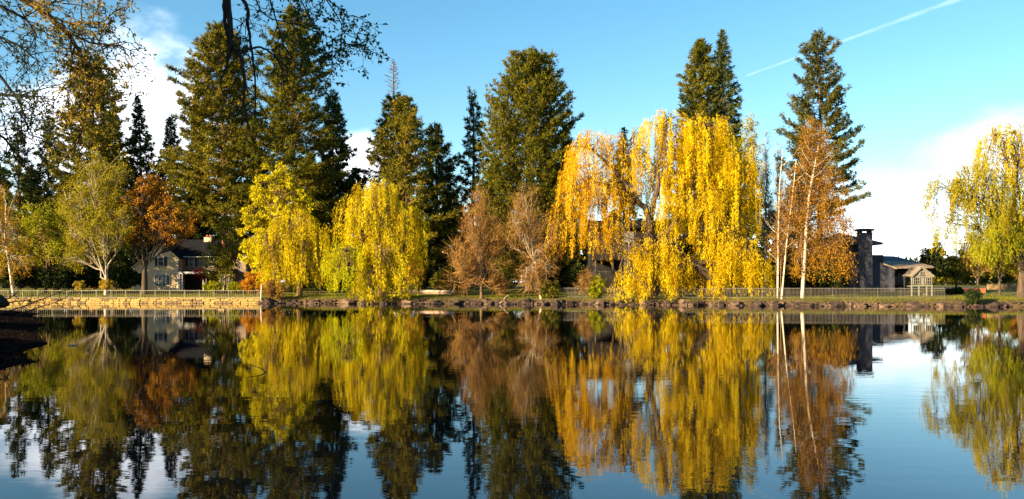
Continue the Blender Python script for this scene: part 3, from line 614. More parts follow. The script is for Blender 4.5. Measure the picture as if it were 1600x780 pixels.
conifer('spruce_tree', 'small dark fir seen through the great willow crown', 976, 140, 200, 46, 'spruce', 'spruce_warm', 117)
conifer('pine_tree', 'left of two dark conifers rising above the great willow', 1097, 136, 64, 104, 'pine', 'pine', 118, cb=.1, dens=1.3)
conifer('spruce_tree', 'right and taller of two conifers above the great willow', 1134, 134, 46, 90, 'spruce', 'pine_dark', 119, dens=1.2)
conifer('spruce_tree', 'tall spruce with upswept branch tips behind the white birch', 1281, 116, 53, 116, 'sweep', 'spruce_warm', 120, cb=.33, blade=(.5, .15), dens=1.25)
conifer('spruce_tree', 'dark conifer half hidden left of the upswept spruce', 1250, 124, 172, 56, 'spruce', 'spruce', 121)
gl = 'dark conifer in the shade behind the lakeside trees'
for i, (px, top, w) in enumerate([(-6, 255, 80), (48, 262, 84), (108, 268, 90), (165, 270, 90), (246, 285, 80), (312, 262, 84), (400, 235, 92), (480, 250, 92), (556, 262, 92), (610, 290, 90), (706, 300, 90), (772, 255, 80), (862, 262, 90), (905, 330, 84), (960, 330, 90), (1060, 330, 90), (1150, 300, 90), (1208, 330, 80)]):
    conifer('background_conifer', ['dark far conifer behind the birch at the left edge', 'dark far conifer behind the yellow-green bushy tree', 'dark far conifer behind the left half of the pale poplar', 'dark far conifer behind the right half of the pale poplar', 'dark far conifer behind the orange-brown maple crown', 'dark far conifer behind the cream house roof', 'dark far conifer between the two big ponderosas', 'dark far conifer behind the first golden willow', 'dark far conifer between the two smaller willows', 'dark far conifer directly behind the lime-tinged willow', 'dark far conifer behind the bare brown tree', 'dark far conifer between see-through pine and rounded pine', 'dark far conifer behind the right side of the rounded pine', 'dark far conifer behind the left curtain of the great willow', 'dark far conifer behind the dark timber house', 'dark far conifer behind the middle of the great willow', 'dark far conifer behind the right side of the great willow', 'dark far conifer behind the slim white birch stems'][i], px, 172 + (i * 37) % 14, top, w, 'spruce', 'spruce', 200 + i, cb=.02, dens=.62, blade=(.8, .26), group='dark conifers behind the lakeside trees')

# ------------------------------------------------------------------ left bank broadleaf trees
broadleaf('birch_tree', 'orange-yellow birch with leaning white trunk at the left edge', 22, 119, [(4, 345, 34, 60), (26, 400, 30, 40), (-22, 380, 40, 60)], 'birch', 301, ncl=190, nleaf=34, leaf=(.24, .14), trunk_r=.17, fork=.5, bark='bark_birch', lean=-.16, twig='twig_olive', ntwig=6, droop=.5)
broadleaf('leafy_tree', 'bright yellow-green bushy tree left of the pale poplar', 72, 128, [(60, 350, 38, 36), (96, 372, 34, 50), (36, 395, 36, 48)], 'green_yellow', 302, ncl=240, nleaf=40, leaf=(.30, .2), trunk_r=.2, fork=.2)
broadleaf('poplar_tree', 'pale multi-stemmed poplar with sparse upswept yellow-green branches', 166, 120, [(150, 300, 30, 68), (182, 300, 24, 66), (120, 330, 26, 60), (160, 350, 54, 46), (112, 390, 26, 30)], 'poplar', 303, ncl=380, nleaf=48, leaf=(.26, .12), crad=.9, trunk_r=.27, fork=.14, K=9, bark='bark_pale', up=.24, twig='twig_olive', ntwig=10, twl=(1.3, .05), droop=.5, limb_r=.42)
broadleaf('maple_tree', 'orange-brown maple in front of the cream gabled house', 226, 122, [(232, 318, 44, 46), (208, 350, 34, 42), (266, 348, 42, 40), (290, 344, 20, 24), (235, 298, 28, 26)], 'orange', 304, ncl=360, nleaf=32, leaf=(.26, .2), crad=.7, trunk_r=.36, fork=.30, K=11, bark='bark', twig='twig_brown', ntwig=5, up=.05, limb_r=.42)
broadleaf('leafy_tree', 'olive-green loose tree covering the right end of the cream house', 352, 126, [(352, 378, 26, 40), (346, 408, 30, 30), (362, 350, 18, 26)], 'olive', 305, ncl=210, nleaf=38, leaf=(.28, .16), trunk_r=.16, fork=.25, K=7, droop=.5)
broadleaf('maple_tree', 'bright yellow-green maple left of the first willow', 428, 122, [(424, 305, 40, 46), (404, 360, 30, 50), (452, 330, 36, 46), (400, 400, 24, 36), (440, 280, 22, 24)], 'maple_yellow', 306, ncl=330, nleaf=42, leaf=(.34, .26), crad=.62, trunk_r=.3, fork=.25, K=10, flat=.35)

# ------------------------------------------------------------------ willows
willow('willow_tree', 'smaller golden weeping willow left of the lime-tinged one', 468, 114, [(462, 320, 42, 455, -1, 1), (436, 352, 30, 462, -3, 1), (490, 345, 30, 458, -2, 1), (512, 372, 22, 455, 0, .6)], 'willow_mid', 401, trunk_r=.34, fork=.28)
willow('willow_tree', 'golden weeping willow with a lime-green curtain low on its left', 596, 111, [(588, 276, 46, 400, 0, 1), (556, 305, 36, 420, -1, 1), (628, 315, 38, 452, 0, 1), (600, 370, 38, 470, -3, 1), (550, 382, 28, 462, -4.8, 1.7, 'willow_lime'), (636, 425, 22, 466, -3, 1), (585, 428, 26, 474, -4.5, 1)], 'willow_mid', 402, trunk_r=.42, fork=.28)
willow('great_willow_tree', 'great golden weeping willow leaning over the water, largest of all', 1020, 107,
       [(938, 194, 66, 330, 2, .9, 'willow_orange'), (915, 256, 46, 415, -1, 1.1, 'willow_orange'), (962, 290, 26, 400, -1, .8, 'willow_orange'), (1048, 164, 56, 310, 2, .9),
        (1105, 172, 60, 340, 1, 1), (1150, 228, 46, 410, 0, 1.1), (1080, 250, 46, 350, -1, .8), (1000, 235, 44, 340, 3, .75),
        (1046, 300, 40, 385, -.5, .9), (1105, 300, 36, 390, -1.5, .8), (1018, 368, 52, 470, -3.5, 1.1), (972, 415, 26, 472, -4.2, 1), (1050, 395, 26, 470, -4, .9), (1130, 352, 48, 474, -3, 1.15), (1170, 390, 28, 472, -3, 1), (1098, 420, 20, 474, -4, .8)],
       'willow', 403, trunk_r=.7, fork=.36, bark='bark', dens=1.1,
       limbs=[([(1020, 476, 0), (1019, 430, 0), (1017, 385, 0), (1015, 340, 0)], .75, .5),
              ([(1016, 345, 0), (1003, 320, 0), (985, 300, .3), (962, 266, .6), (932, 236, 1), (903, 220, 1)], .42, .10), ([(985, 300, .3), (955, 290, -.5), (925, 285, -1), (900, 300, -1.5)], .18, .06),
              ([(1016, 345, 0), (1028, 295, .5), (1031, 245, 1), (1044, 200, 1.5), (1050, 180, 2)], .40, .09), ([(1030, 270, .7), (1010, 235, 1.5), (985, 215, 2)], .16, .05),
              ([(1018, 375, 0), (1044, 364, 0), (1066, 335, 0), (1082, 290, .3), (1096, 235, .6), (1106, 195, 1)], .40, .09), ([(1075, 310, .2), (1110, 285, 0), (1150, 265, 0), (1172, 275, 0)], .2, .05),
              ([(1018, 395, 0), (1060, 372, -1), (1100, 358, -2), (1135, 360, -3), (1170, 392, -3)], .3, .06), ([(1018, 410, 0), (1005, 380, -2), (985, 378, -3.5), (966, 410, -4)], .24, .05), ([(1018, 400, 0), (1035, 378, -2), (1052, 385, -3.5), (1066, 410, -4)], .2, .05)])
willow('willow_tree', 'sparse golden willow leaning in from the right edge', 1596, 97, [(1580, 182, 46, 300, 1, .8), (1530, 248, 50, 350, 0, .85, 'poplar'), (1600, 262, 64, 400, -1, .9, 'poplar'), (1488, 268, 42, 352, 0, .6, 'poplar'), (1560, 320, 52, 425, 0, .7, 'green_yellow'), (1640, 220, 60, 380, 0, .7, 'willow_mid'), (1500, 330, 34, 400, 1, .3, 'poplar')], 'willow_mid', 404, trunk_r=.42, fork=.3, dens=1.25, bark='bark')

# ------------------------------------------------------------------ bare trees in the middle
broadleaf('bare_tree', 'bare brown twiggy tree beside the leaning log', 752, 108, [(748, 335, 32, 40), (752, 312, 18, 22), (735, 390, 42, 44), (768, 385, 34, 54), (722, 430, 30, 30), (770, 440, 30, 24)], 'twig_brown', 501, ncl=300, nleaf=7, leaf=(.22, .10), trunk_r=.17, fork=.12, K=14, bark='bark_brown', twig='twig_brown', ntwig=17, twl=(1.2, .05), up=.15, limb_r=.6, shell=.5)
broadleaf('bare_tree', 'pale-stemmed leaning bare tree left of the great willow', 846, 106.5, [(822, 318, 22, 38), (815, 360, 32, 50), (850, 380, 34, 50), (838, 430, 36, 36)], 'twig_brown', 502, ncl=260, nleaf=9, leaf=(.20, .09), trunk_r=.14, fork=.40, lean=-.17, K=13, bark='bark_pale', twig='twig_brown', ntwig=15, twl=(1.2, .045), up=.12, limb_r=.55, droop=.2, shell=.5)
broadleaf('bare_sapling', 'small bare sapling beside the green bush under the great willow', 915, 106, [(914, 440, 16, 20)], 'twig_brown', 503, ncl=60, nleaf=4, leaf=(.16, .08), trunk_r=.05, fork=.2, K=6, bark='bark_brown', twig='twig_brown', ntwig=14, twl=(.8, .035), crad=.4)

# ------------------------------------------------------------------ poplars and birches on the right
broadleaf('poplar_tree', 'slim yellow-green poplar touching the right of the great willow', 1174, 117, [(1172, 240, 17, 60), (1174, 320, 20, 60)], 'poplar', 601, ncl=210, nleaf=26, leaf=(.26, .16), crad=.6, trunk_r=.16, fork=.6, K=8, bark='bark_pale', up=.3)
broadleaf('poplar_tree', 'nearly bare pale poplar between willow and birches', 1196, 120, [(1194, 260, 14, 56), (1196, 330, 16, 60)], 'twig_grey', 602, ncl=150, nleaf=7, leaf=(.22, .14), crad=.5, trunk_r=.13, fork=.6, K=8, bark='bark_pale', twig='twig_grey', ntwig=14, twl=(1.1, .04), up=.3)
broadleaf('poplar_tree', 'thin leafless poplar left of the upswept spruce', 1219, 122, [(1217, 275, 9, 68), (1219, 350, 12, 50)], 'twig_grey', 603, ncl=110, nleaf=0, crad=.4, trunk_r=.11, fork=.6, K=7, bark='bark_grey', twig='twig_grey', ntwig=16, twl=(1.1, .04), up=.3)
def birch(label, px, D, stem, lobes, seed, r0, **kw):
    """stem: px,py points of the white stem"""
    t = broadleaf('birch_tree', label, px, D, lobes, 'birch', seed, trunk_r=r0 * .4, bark='bark_brown', **kw)
    x, y, z0 = base_of(px, D); P = np.array([[PX(a, D) - x, 0.0, PZ(b, D) - z0] for a, b in stem]); P[0, 2] = -0.2
    k = np.linspace(0, len(P) - 1, 14); P = np.stack([np.interp(k, np.arange(len(P)), P[:, i]) for i in range(3)], 1); P[:, 1] -= 0.25
    parts = [tubes(P[None], np.linspace(r0, r0 * .3, 14)[None], 9)]
    rg = np.random.default_rng(seed + 5)
    for q in range(15):
        i = rg.integers(3, 12); s0 = P[i]; side = rg.choice([-1, 1]); ln = rg.uniform(.8, 2.8)
        parts.append(tubes(bez(s0[None], (s0 + np.array([side * ln * .5, rg.uniform(-.5, .5), ln * .3]))[None], (s0 + np.array([side * ln * .8, rg.uniform(-1, 1), ln * .95]))[None], 6), (np.linspace(.2, .06, 6) * r0)[None], 6))
    mesh_obj('white_stem', parts, M['bark_birch'], t, smooth=True); return t
birch('left of the two slim white birch stems by the picket fence', 1214, 100.5, [(1214, 467), (1215, 380), (1217, 290), (1222, 235)], [(1216, 385, 14, 44), (1222, 320, 12, 40)], 604, .11, ncl=70, nleaf=16, leaf=(.2, .1), crad=.5, fork=.3, K=6, twig='twig_brown', ntwig=9, twl=(1.0, .035))
birch('slim leaning white birch stem second from the great willow', 1220, 100.2, [(1220, 467), (1228, 380), (1238, 300), (1243, 250)], [(1232, 350, 16, 50), (1240, 290, 14, 40)], 605, .10, ncl=80, nleaf=16, leaf=(.2, .1), crad=.5, fork=.3, K=6, twig='twig_brown', ntwig=9, twl=(1.0, .035))
birch('big white-trunked birch with drooping orange-brown crown', 1253, 100, [(1252, 468), (1256, 410), (1259, 350), (1264, 300), (1273, 255), (1280, 215)],
      [(1272, 215, 24, 36), (1282, 255, 32, 44), (1290, 310, 38, 48), (1300, 360, 34, 40), (1262, 330, 34, 50), (1300, 400, 34, 28), (1262, 400, 32, 36), (1320, 410, 18, 20)], 606, .21, ncl=420, nleaf=40, leaf=(.24, .11), crad=.75, fork=.45, K=12, twig='twig_brown', ntwig=9, twl=(1.2, .035), droop=1.0)
# ------------------------------------------------------------------ far right trees
broadleaf('dark_tree', 'small dark tree behind the white playhouse', 1456, 124, [(1456, 396, 18, 20), (1446, 412, 14, 14), (1466, 414, 16, 20)], 'hedge', 610, ncl=110, nleaf=26, leaf=(.34, .22), crad=.5, trunk_r=.14, fork=.3, bark='bark', K=8)
for i, (lb, px, D, lobes, mt) in enumerate([
        ('golden-olive bushy tree just right of the dark small tree', 1494, 132, [(1492, 420, 22, 20), (1506, 408, 16, 18)], 'olive'),
        ('brown half-bare tree below the right-hand willow', 1528, 112, [(1524, 395, 22, 34), (1545, 408, 18, 26)], 'twig_olive'),
        ('yellow-green bushy tree at the right edge under the willow', 1562, 104, [(1556, 385, 34, 30), (1590, 372, 30, 34), (1574, 408, 30, 20)], 'green_yellow'),
        ('far pale-orange tree at the right edge behind the road', 1604, 150, [(1598, 415, 20, 18)], 'orange')]):
    broadleaf('bushy_tree', lb, px, D, lobes, mt, 620 + i, ncl=150, nleaf=(12 if i == 1 else 26), leaf=(.30, .19), crad=.6, trunk_r=.15, fork=.25, K=9, bark='bark', twig='twig_brown', ntwig=8)
gl = 'far dark tree on the skyline beyond the right-hand road'
for i, (px, top, w) in enumerate([(1478, 412, 40), (1520, 404, 48), (1566, 398, 50), (1612, 404, 46)]):
    conifer('skyline_tree', ['leftmost', 'second', 'third', 'rightmost'][i] + ' of the far trees on the skyline beyond the right-hand road', px, 260 + i * 9, top, w, 'dense', 'olive', 640 + i, cb=.02, dens=.35, blade=(.7, .3), group='far trees on the right skyline')

rg = np.random.default_rng(660); NF = 60000
fx = rg.uniform(-520, 520, NF); fyy = 290 + rg.uniform(0, 60, NF); top_ = 7 + 3.5 * np.sin(fx * .05) + 2.5 * np.sin(fx * .13 + 2) + 1.5 * np.sin(fx * .37); top_ = np.where(fx > 120, top_ * .75, top_ * 1.5)
fc = np.stack([fx, fyy, 1.2 + top_ * rg.random(NF) ** .7], 1)
tag(mesh_obj('far_woodland', [blades(fc, nrm(rg.normal(size=(NF, 3)) + np.array([0, 0, .3])), rg.uniform(1.0, 2.4, NF), rg.uniform(.7, 1.4, NF), rg, np.clip(.5 + .3 * np.sin(fx * .09) + rg.normal(size=NF) * .15, 0, 1))], M['hedge']), 'low dark belt of far woodland along the horizon', 'woodland', kind='stuff')

# ------------------------------------------------------------------ shrubs
def shrub(name, label, px, D, lobes, mat, seed, ncl=80, nleaf=30, leaf=(.2, .13), crad=.35, bark='bark_brown', cat='shrub', group=None, **kw):
    return broadleaf(name, label, px, D, lobes, mat, seed, ncl=ncl, nleaf=nleaf, leaf=leaf, crad=crad, trunk_r=kw.pop('trunk_r', .05), fork=kw.pop('fork', .15), K=6, bark=bark, cat=cat, group=group, **kw)
shrub('round_topiary', 'smaller left round golden topiary ball behind the wall railing', 124, 111.8, [(124, 446, 9, 7)], 'shrub_gold', 701, ncl=60, crad=.22, leaf=(.14, .09), fork=.45)
shrub('round_topiary', 'larger right round golden topiary ball below the pale poplar', 166, 111.8, [(166, 445, 11, 8)], 'shrub_gold', 702, ncl=75, crad=.22, leaf=(.14, .09), fork=.45)
shrub('red_maple', 'little red-leaved maple before the cream house porch', 322, 129, [(318, 428, 16, 10), (332, 432, 12, 9)], 'red', 703, ncl=70, nleaf=22, leaf=(.2, .14), trunk_r=.07, fork=.4)
shrub('orange_shrub', 'orange shrub at the right end of the wall railing', 402, 116, [(400, 438, 24, 14), (420, 448, 18, 14), (388, 448, 16, 8)], 'shrub_orange', 704, ncl=150)
shrub('green_shrub', 'yellow-green shrub below the porch of the cream house', 333, 125, [(333, 448, 16, 7)], 'green_yellow', 705)
shrub('green_shrub', 'yellow-green shrub right of the bay window', 368, 124, [(368, 449, 14, 7)], 'green_yellow', 706)
shrub('green_shrub', 'rounded olive shrub behind the low kerb wall', 700, 119, [(698, 434, 20, 16), (684, 442, 14, 10)], 'olive', 707, ncl=120)
shrub('russet_shrub', 'russet shrub in the shade right of the second willow', 652, 128, [(648, 425, 18, 20)], 'orange', 708, ncl=110)
shrub('green_shrub', 'fresh green bush at the foot of the great willow', 936, 105.5, [(936, 448, 13, 16), (926, 456, 9, 10)], 'green_yellow', 709, ncl=90)
shrub('green_shrub', 'low olive bush at the foot of the pale leaning tree', 858, 106.5, [(858, 452, 16, 18)], 'olive', 710, ncl=80)
shrub('brown_shrub', 'bare brown waterside bush beside the mooring post', 432, 110.8, [(430, 452, 16, 14)], 'twig_brown', 711, ncl=90, nleaf=6, twig='twig_brown', ntwig=22, twl=(.8, .035))
shrub('waterside_bush', 'dark bush at the water edge below the right-hand willow', 1522, 94.5, [(1522, 464, 11, 14)], 'hedge', 712, ncl=80, nleaf=30)
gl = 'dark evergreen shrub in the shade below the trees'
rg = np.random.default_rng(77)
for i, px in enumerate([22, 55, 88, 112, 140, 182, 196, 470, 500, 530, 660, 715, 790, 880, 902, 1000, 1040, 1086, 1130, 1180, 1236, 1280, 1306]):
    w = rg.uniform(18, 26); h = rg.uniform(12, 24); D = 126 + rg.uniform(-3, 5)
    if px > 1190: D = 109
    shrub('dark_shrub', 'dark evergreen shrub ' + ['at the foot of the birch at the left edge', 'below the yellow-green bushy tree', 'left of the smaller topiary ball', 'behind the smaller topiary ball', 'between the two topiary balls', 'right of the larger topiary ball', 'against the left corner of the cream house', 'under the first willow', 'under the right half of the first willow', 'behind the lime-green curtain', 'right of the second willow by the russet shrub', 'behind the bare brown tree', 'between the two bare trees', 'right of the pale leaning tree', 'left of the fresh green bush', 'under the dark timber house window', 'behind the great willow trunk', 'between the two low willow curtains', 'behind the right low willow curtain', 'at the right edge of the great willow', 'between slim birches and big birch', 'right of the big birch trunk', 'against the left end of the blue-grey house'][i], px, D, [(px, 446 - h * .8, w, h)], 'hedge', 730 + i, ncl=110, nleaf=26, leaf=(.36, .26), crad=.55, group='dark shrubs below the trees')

# ------------------------------------------------------------------ buildings
def window(parent, cx, cz, w, h, y, nx=2, ny=2, fr=0.09, depth=0.10, mat='white', glass='glass', name='window', mull=None):
    """front face looks to -y; frame is the part, pane the sub-part"""
    x0, x1, z0, z1 = cx - w / 2, cx + w / 2, cz - h / 2, cz + h / 2
    p = [box(x0, x0 + fr, y - depth, y + .02, z0, z1), box(x1 - fr, x1, y - depth, y + .02, z0, z1), box(x0 + fr, x1 - fr, y - depth, y + .02, z1 - fr, z1), box(x0 - .06, x1 + .06, y - depth - .05, y + .02, z0 - fr * .8, z0)]
    for i in range(1, nx):
        q = x0 + (x1 - x0) * i / nx; k = mull if mull else 0.022; p.append(box(q - k, q + k, y - depth * .8, y - .02, z0, z1 - fr))
    for i in range(1, ny):
        q = z0 + (z1 - z0) * i / ny; p.append(box(x0 + fr, x1 - fr, y - depth * .72, y - .022, q - .02, q + .02))
    o = mesh_obj(name, p, M[mat], parent); mesh_obj('pane', [box(x0 + fr * .5, x1 - fr * .5, y - .045, y - .012, z0 + .005, z1 - fr * .5)], M[glass], o); return o
D0 = 136.0
hx, hy, hz = PX(254, D0), D0, float(gz(PX(254, D0), D0))
house = thing('cream_house', 'cream gabled two-storey house with dark roof and chimney', 'house', (hx, hy, hz))
def lx(px): return PX(px, D0) - hx
def lz(py): return PZ(py, D0) - hz
eR, eL, ap = (lx(278.5), lz(402)), (lx(208), lz(416)), (lx(254), lz(380))
front = [(lx(208), -0.3), (lx(278.5), -0.3), eR, ap, eL]
mesh_obj('gable_wall', prism_y(front, 0.0, 9.0), M['siding'], house)
th = 0.22
def slope(name, a, b, y0, y1, mat, parent, over=0.35):
    a = np.array(a); b = np.array(b); d = (b - a) / np.linalg.norm(b - a); nn = np.array([-d[1], d[0]]); nn = nn if nn[1] > 0 else -nn
    b2 = b + d * over; a2 = a
    return mesh_obj(name, prism_y([tuple(a2 + nn * .01), tuple(b2 + nn * .01), tuple(b2 + nn * th), tuple(a2 + nn * th)], y0, y1), M[mat], parent)
slope('roof', ap, eR, -0.3, 9.3, 'roof_dark', house); slope('roof', ap, eL, -0.32, 9.28, 'roof_dark', house)
for e, nm in ((eR, 'barge_board'), (eL, 'barge_board')):
    a = np.array(ap); b = np.array(e); d = (b - a) / np.linalg.norm(b - a); nn = np.array([-d[1], d[0]]); nn = nn if nn[1] > 0 else -nn; b = b + d * .33
    mesh_obj(nm, prism_y([tuple(a - nn * .16), tuple(b - nn * .16), tuple(b - nn * .005), tuple(a - nn * .005)], -0.28, -0.004), M['siding'], house)
mesh_obj('corner_board', [box(lx(278.5) - .14, lx(278.5) + .02, -0.03, .1, -.2, lz(402) - .1)], M['white'], house)
window(house, lx(251.5), lz(408.5), .98, 1.38, 0.0, 1, 2)
for s in (-1, 1): mesh_obj('shutter', [box(lx(251.5) + s * .72 - .2, lx(251.5) + s * .72 + .2, -.07, .0, lz(408.5) - .72, lz(408.5) + .72)] + [box(lx(251.5) + s * .72 - .15, lx(251.5) + s * .72 + .15, -.09, -.07, lz(408.5) - .6 + k * .2, lz(408.5) - .52 + k * .2) for k in range(6)], M['shutter'], house)
for k in range(4): window(house, lx(241.5) + .33 + k * .585, lz(438), .56, 1.62, -0.02, 2, 4, fr=.07)
mesh_obj('lintel', [box(lx(239.5), lx(265.5), -.2, .0, lz(429), lz(428))], M['white'], house)
window(house, lx(220.5), lz(440), .62, 1.15, -0.0, 2, 3, fr=.08)
# lean-to roof over the small window
mesh_obj('lean_to_roof', prism_x([(-0.7, lz(433.5)), (0.02, lz(427)), (0.02, lz(428.5)), (-0.7, lz(434.5))], lx(206), lx(226)), M['roof_dark'], house)
# recessed wing to the right
wx0, wx1 = lx(278.5) + .02, lx(378)
mesh_obj('wing_wall', [box(wx0, wx1, 2.0, 8.0, -.3, lz(400))], M['siding_rose'], house)  # shade of the recess is in this darker wall colour
mesh_obj('wing_roof', prism_x([(1.5, lz(401)), (5.0, lz(374)), (8.5, lz(401)), (8.5, lz(399.3)), (5.0, lz(372)), (1.5, lz(399.3))], wx0 - 1.9, wx1 + .4), M['roof_dark'], house)
mesh_obj('gutter', [box(wx0, wx1 + .4, 1.42, 1.56, lz(401.6), lz(400.3))], M['white'], house)
for px in (292, 323, 352):
    window(house, lx(px), lz(409), .95, 1.30, 2.0, 1, 2)
    for s in (-1, 1): mesh_obj('shutter', [box(lx(px) + s * .70 - .19, lx(px) + s * .70 + .19, 1.93, 2.0, lz(409) - .68, lz(409) + .68)] + [box(lx(px) + s * .70 - .14, lx(px) + s * .70 + .14, 1.915, 1.93, lz(409) - .56 + k * .2, lz(409) - .48 + k * .2) for k in range(6)], M['shutter'], house)
mesh_obj('porch_opening', [box(lx(281), lx(327), 1.96, 1.995, 0.0, lz(427))], M['dark_room'], house)  # near-black panel on the wall, painting the shade inside the porch
mesh_obj('porch_roof', prism_x([(-0.2, lz(427)), (2.0, lz(424)), (2.0, lz(422.5)), (-0.2, lz(425))], wx0 + .02, lx(328)), M['roof_dark'], house)
mesh_obj('porch_fascia', [box(wx0 + .02, lx(328), -.26, -.2, lz(428), lz(424.8))], M['white'], house)
for px in (281, 285.5, 318, 322.5): mesh_obj('porch_post', [box(lx(px) - .07, lx(px) + .07, -.2, -.06, -.2, lz(427.5))], M['white'], house)
for px in (283.2, 320.2):
    pr = []
    for k in range(5):
        za = 0.05 + k * .46; a = lx(px) - .16; b = lx(px) + .16
        pr.append(tubes([[(a, -.12, za), (b, -.12, za + .44)]], [[.02, .02]], 4)); pr.append(tubes([[(b, -.14, za), (a, -.14, za + .44)]], [[.02, .02]], 4))
    mesh_obj('trellis', pr, M['white'], house)
mesh_obj('bay', [box(lx(339), lx(362), .6, 1.99, -.2, lz(427))], M['siding'], house)
mesh_obj('bay_roof', prism_x([(0.3, lz(427)), (2.0, lz(421.5)), (2.0, lz(420)), (0.3, lz(425.6))], lx(337), lx(364)), M['roof_dark'], house)
for k in range(3): window(house, lx(343) + .3 + k * .62, lz(438), .58, 1.6, 0.58, 2, 3, fr=.07)
ch = mesh_obj('chimney', [box(lx(303), lx(315), 4.4, 5.6, lz(376), lz(368.5)), ], M['chimney'], house)
mesh_obj('chimney_cap', [box(lx(302.3), lx(315.7), 4.33, 5.67, lz(368.5), lz(367.3))], M['shutter'], ch)
for px in (306.5, 311.5): mesh_obj('chimney_pot', [tubes([[(lx(px), 5.0, lz(367.4)), (lx(px), 5.0, lz(364.5))]], [[.17, .14]], 8)], M['terracotta'], ch)

# dark house behind the great willow
D1 = 122.0; hx, hy, hz = PX(970, D1), D1, float(gz(PX(970, D1), D1))
dark = thing('dark_house', 'dark timber house half hidden behind the great willow', 'house', (hx, hy, hz))
def lx(px): return PX(px, D1) - hx
def lz(py): return PZ(py, D1) - hz
mesh_obj('wall', [box(lx(922), lx(1040), 0, 7, -.3, lz(356))], M['dark_wood'], dark)
mesh_obj('roof', prism_x([(-.8, lz(357)), (3.5, lz(345)), (7.8, lz(357)), (7.8, lz(354.5)), (3.5, lz(342)), (-.8, lz(354.5))], lx(918), lx(1044)), M['roof_dark'], dark)
window(dark, lx(982), lz(370), 1.55, 1.55, 0.0, 1, 1, fr=.08, mat='shutter', glass='glass_coated')
window(dark, lx(935), lz(372), 1.4, 1.4, 0.0, 2, 1, fr=.08, mat='shutter')
mesh_obj('deck', [box(lx(925), lx(1010), -2.2, -.01, lz(408), lz(405.5))], M['dark_wood'], dark)
for px in (928, 955, 979.5, 1006): mesh_obj('deck_post', [box(lx(px) - .08, lx(px) + .08, -2.15, -1.99, -.2, lz(360) if px == 979.5 else lz(408))], M['metal_grey'], dark)
mesh_obj('lower_rail', [box(lx(925), lx(1010), -2.3, -2.24, lz(425), lz(424.2))] + [box(lx(925) + k * .16, lx(925) + k * .16 + .03, -2.29, -2.25, lz(436), lz(425)) for k in range(46)], M['metal_grey'], dark)

# blue-grey house on the right
D2 = 119.0; hx, hy, hz = PX(1350, D2), D2, float(gz(PX(1350, D2), D2))
blue = thing('blue_grey_house', 'blue-grey stucco house with broad chimney and low tan roof', 'house', (hx, hy, hz))
def lx(px): return PX(px, D2) - hx
def lz(py): return PZ(py, D2) - hz
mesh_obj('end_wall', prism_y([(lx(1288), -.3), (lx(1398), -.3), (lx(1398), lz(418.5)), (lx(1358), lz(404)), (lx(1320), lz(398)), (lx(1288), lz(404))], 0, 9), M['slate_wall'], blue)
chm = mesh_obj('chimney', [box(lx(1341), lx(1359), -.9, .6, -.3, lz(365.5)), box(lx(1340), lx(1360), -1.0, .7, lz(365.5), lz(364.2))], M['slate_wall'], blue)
for px in (1342.5, 1357.5): mesh_obj('cap_support', [box(lx(px) - .1, lx(px) + .1, -.8, .5, lz(364.2), lz(361.5))], M['slate_trim'], chm)
mesh_obj('chimney_cap', [box(lx(1339), lx(1361), -1.1, .8, lz(361.5), lz(358))], M['slate_trim'], chm)
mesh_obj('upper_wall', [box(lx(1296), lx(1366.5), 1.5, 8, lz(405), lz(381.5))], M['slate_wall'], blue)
# shallow hipped upper roof
def hip(name, x0, x1, y0, y1, z, rise, run, mat, parent, t=.28):
    v = np.array([(x0, y0, z), (x1, y0, z), (x1, y1, z), (x0, y1, z), (x0, y0, z + t), (x1, y0, z + t), (x1, y1, z + t), (x0, y1, z + t), (x0 + run, (y0 + y1) / 2, z + t + rise), (x1 - run, (y0 + y1) / 2, z + t + rise)], float)
    return mesh_obj(name, [(v, np.array([(3, 2, 1, 0), (0, 1, 5, 4), (1, 2, 6, 5), (2, 3, 7, 6), (3, 0, 4, 7), (4, 5, 9, 8), (6, 7, 8, 9)]), None), (v, np.array([(5, 6, 9), (7, 4, 8)]), None)], M[mat], parent)
hip('upper_roof', lx(1284), lx(1381), .2, 9.3, lz(382.2), 1.55, 4.2, 'roof_slate', blue)
mesh_obj('parapet', [box(lx(1362), lx(1400), 4.0, 8.0, lz(408), lz(397))], M['slate_trim'], blue)
window(blue, lx(1363.5) - .1, lz(391), .5, 1.0, 1.5, 1, 1, fr=.06, mat='slate_trim')
# low roof sloping down to the right, its far half in the sun
def roof_quad(name, pts, mat, t=.2):
    v0 = [(PX(a, D2 + y) - hx, y, PZ(b, D2 + y) - hz) for a, b, y in pts]; v = np.array(v0 + [(p[0], p[1], p[2] - t) for p in v0], float)
    mesh_obj(name, [(v, np.array([(0, 1, 2, 3), (7, 6, 5, 4), (0, 4, 5, 1), (1, 5, 6, 2), (2, 6, 7, 3), (3, 7, 4, 0)]), None)], M[mat], blue)
roof_quad('low_roof', [(1370, 407.6, 6.0), (1398.5, 417.6, -.4), (1459, 416.6, .4), (1429, 408.2, 6.6)], 'roof_tan')
roof_quad('upper_low_roof', [(1346, 399, 5.6), (1369, 407.2, 6.05), (1429, 408, 6.65), (1398, 400.5, 9.5)], 'roof_slate')
mesh_obj('rake_board', prism_y([(lx(1378), lz(411.2)), (lx(1399), lz(418.6)), (lx(1399), lz(421)), (lx(1378), lz(413.4))], -.42, -.36), M['tan_trim'], blue)
mesh_obj('sun_room_wall', [box(lx(1398) + .005, lx(1446), 5.5, 8.9, -.3, lz(415.5))], M['dark_wood'], blue)
for k in range(5): window(blue, lx(1403) + .35 + k * .78, lz(434), .72, 1.9, 5.48, 1, 1, fr=.05, mat='slate_trim')
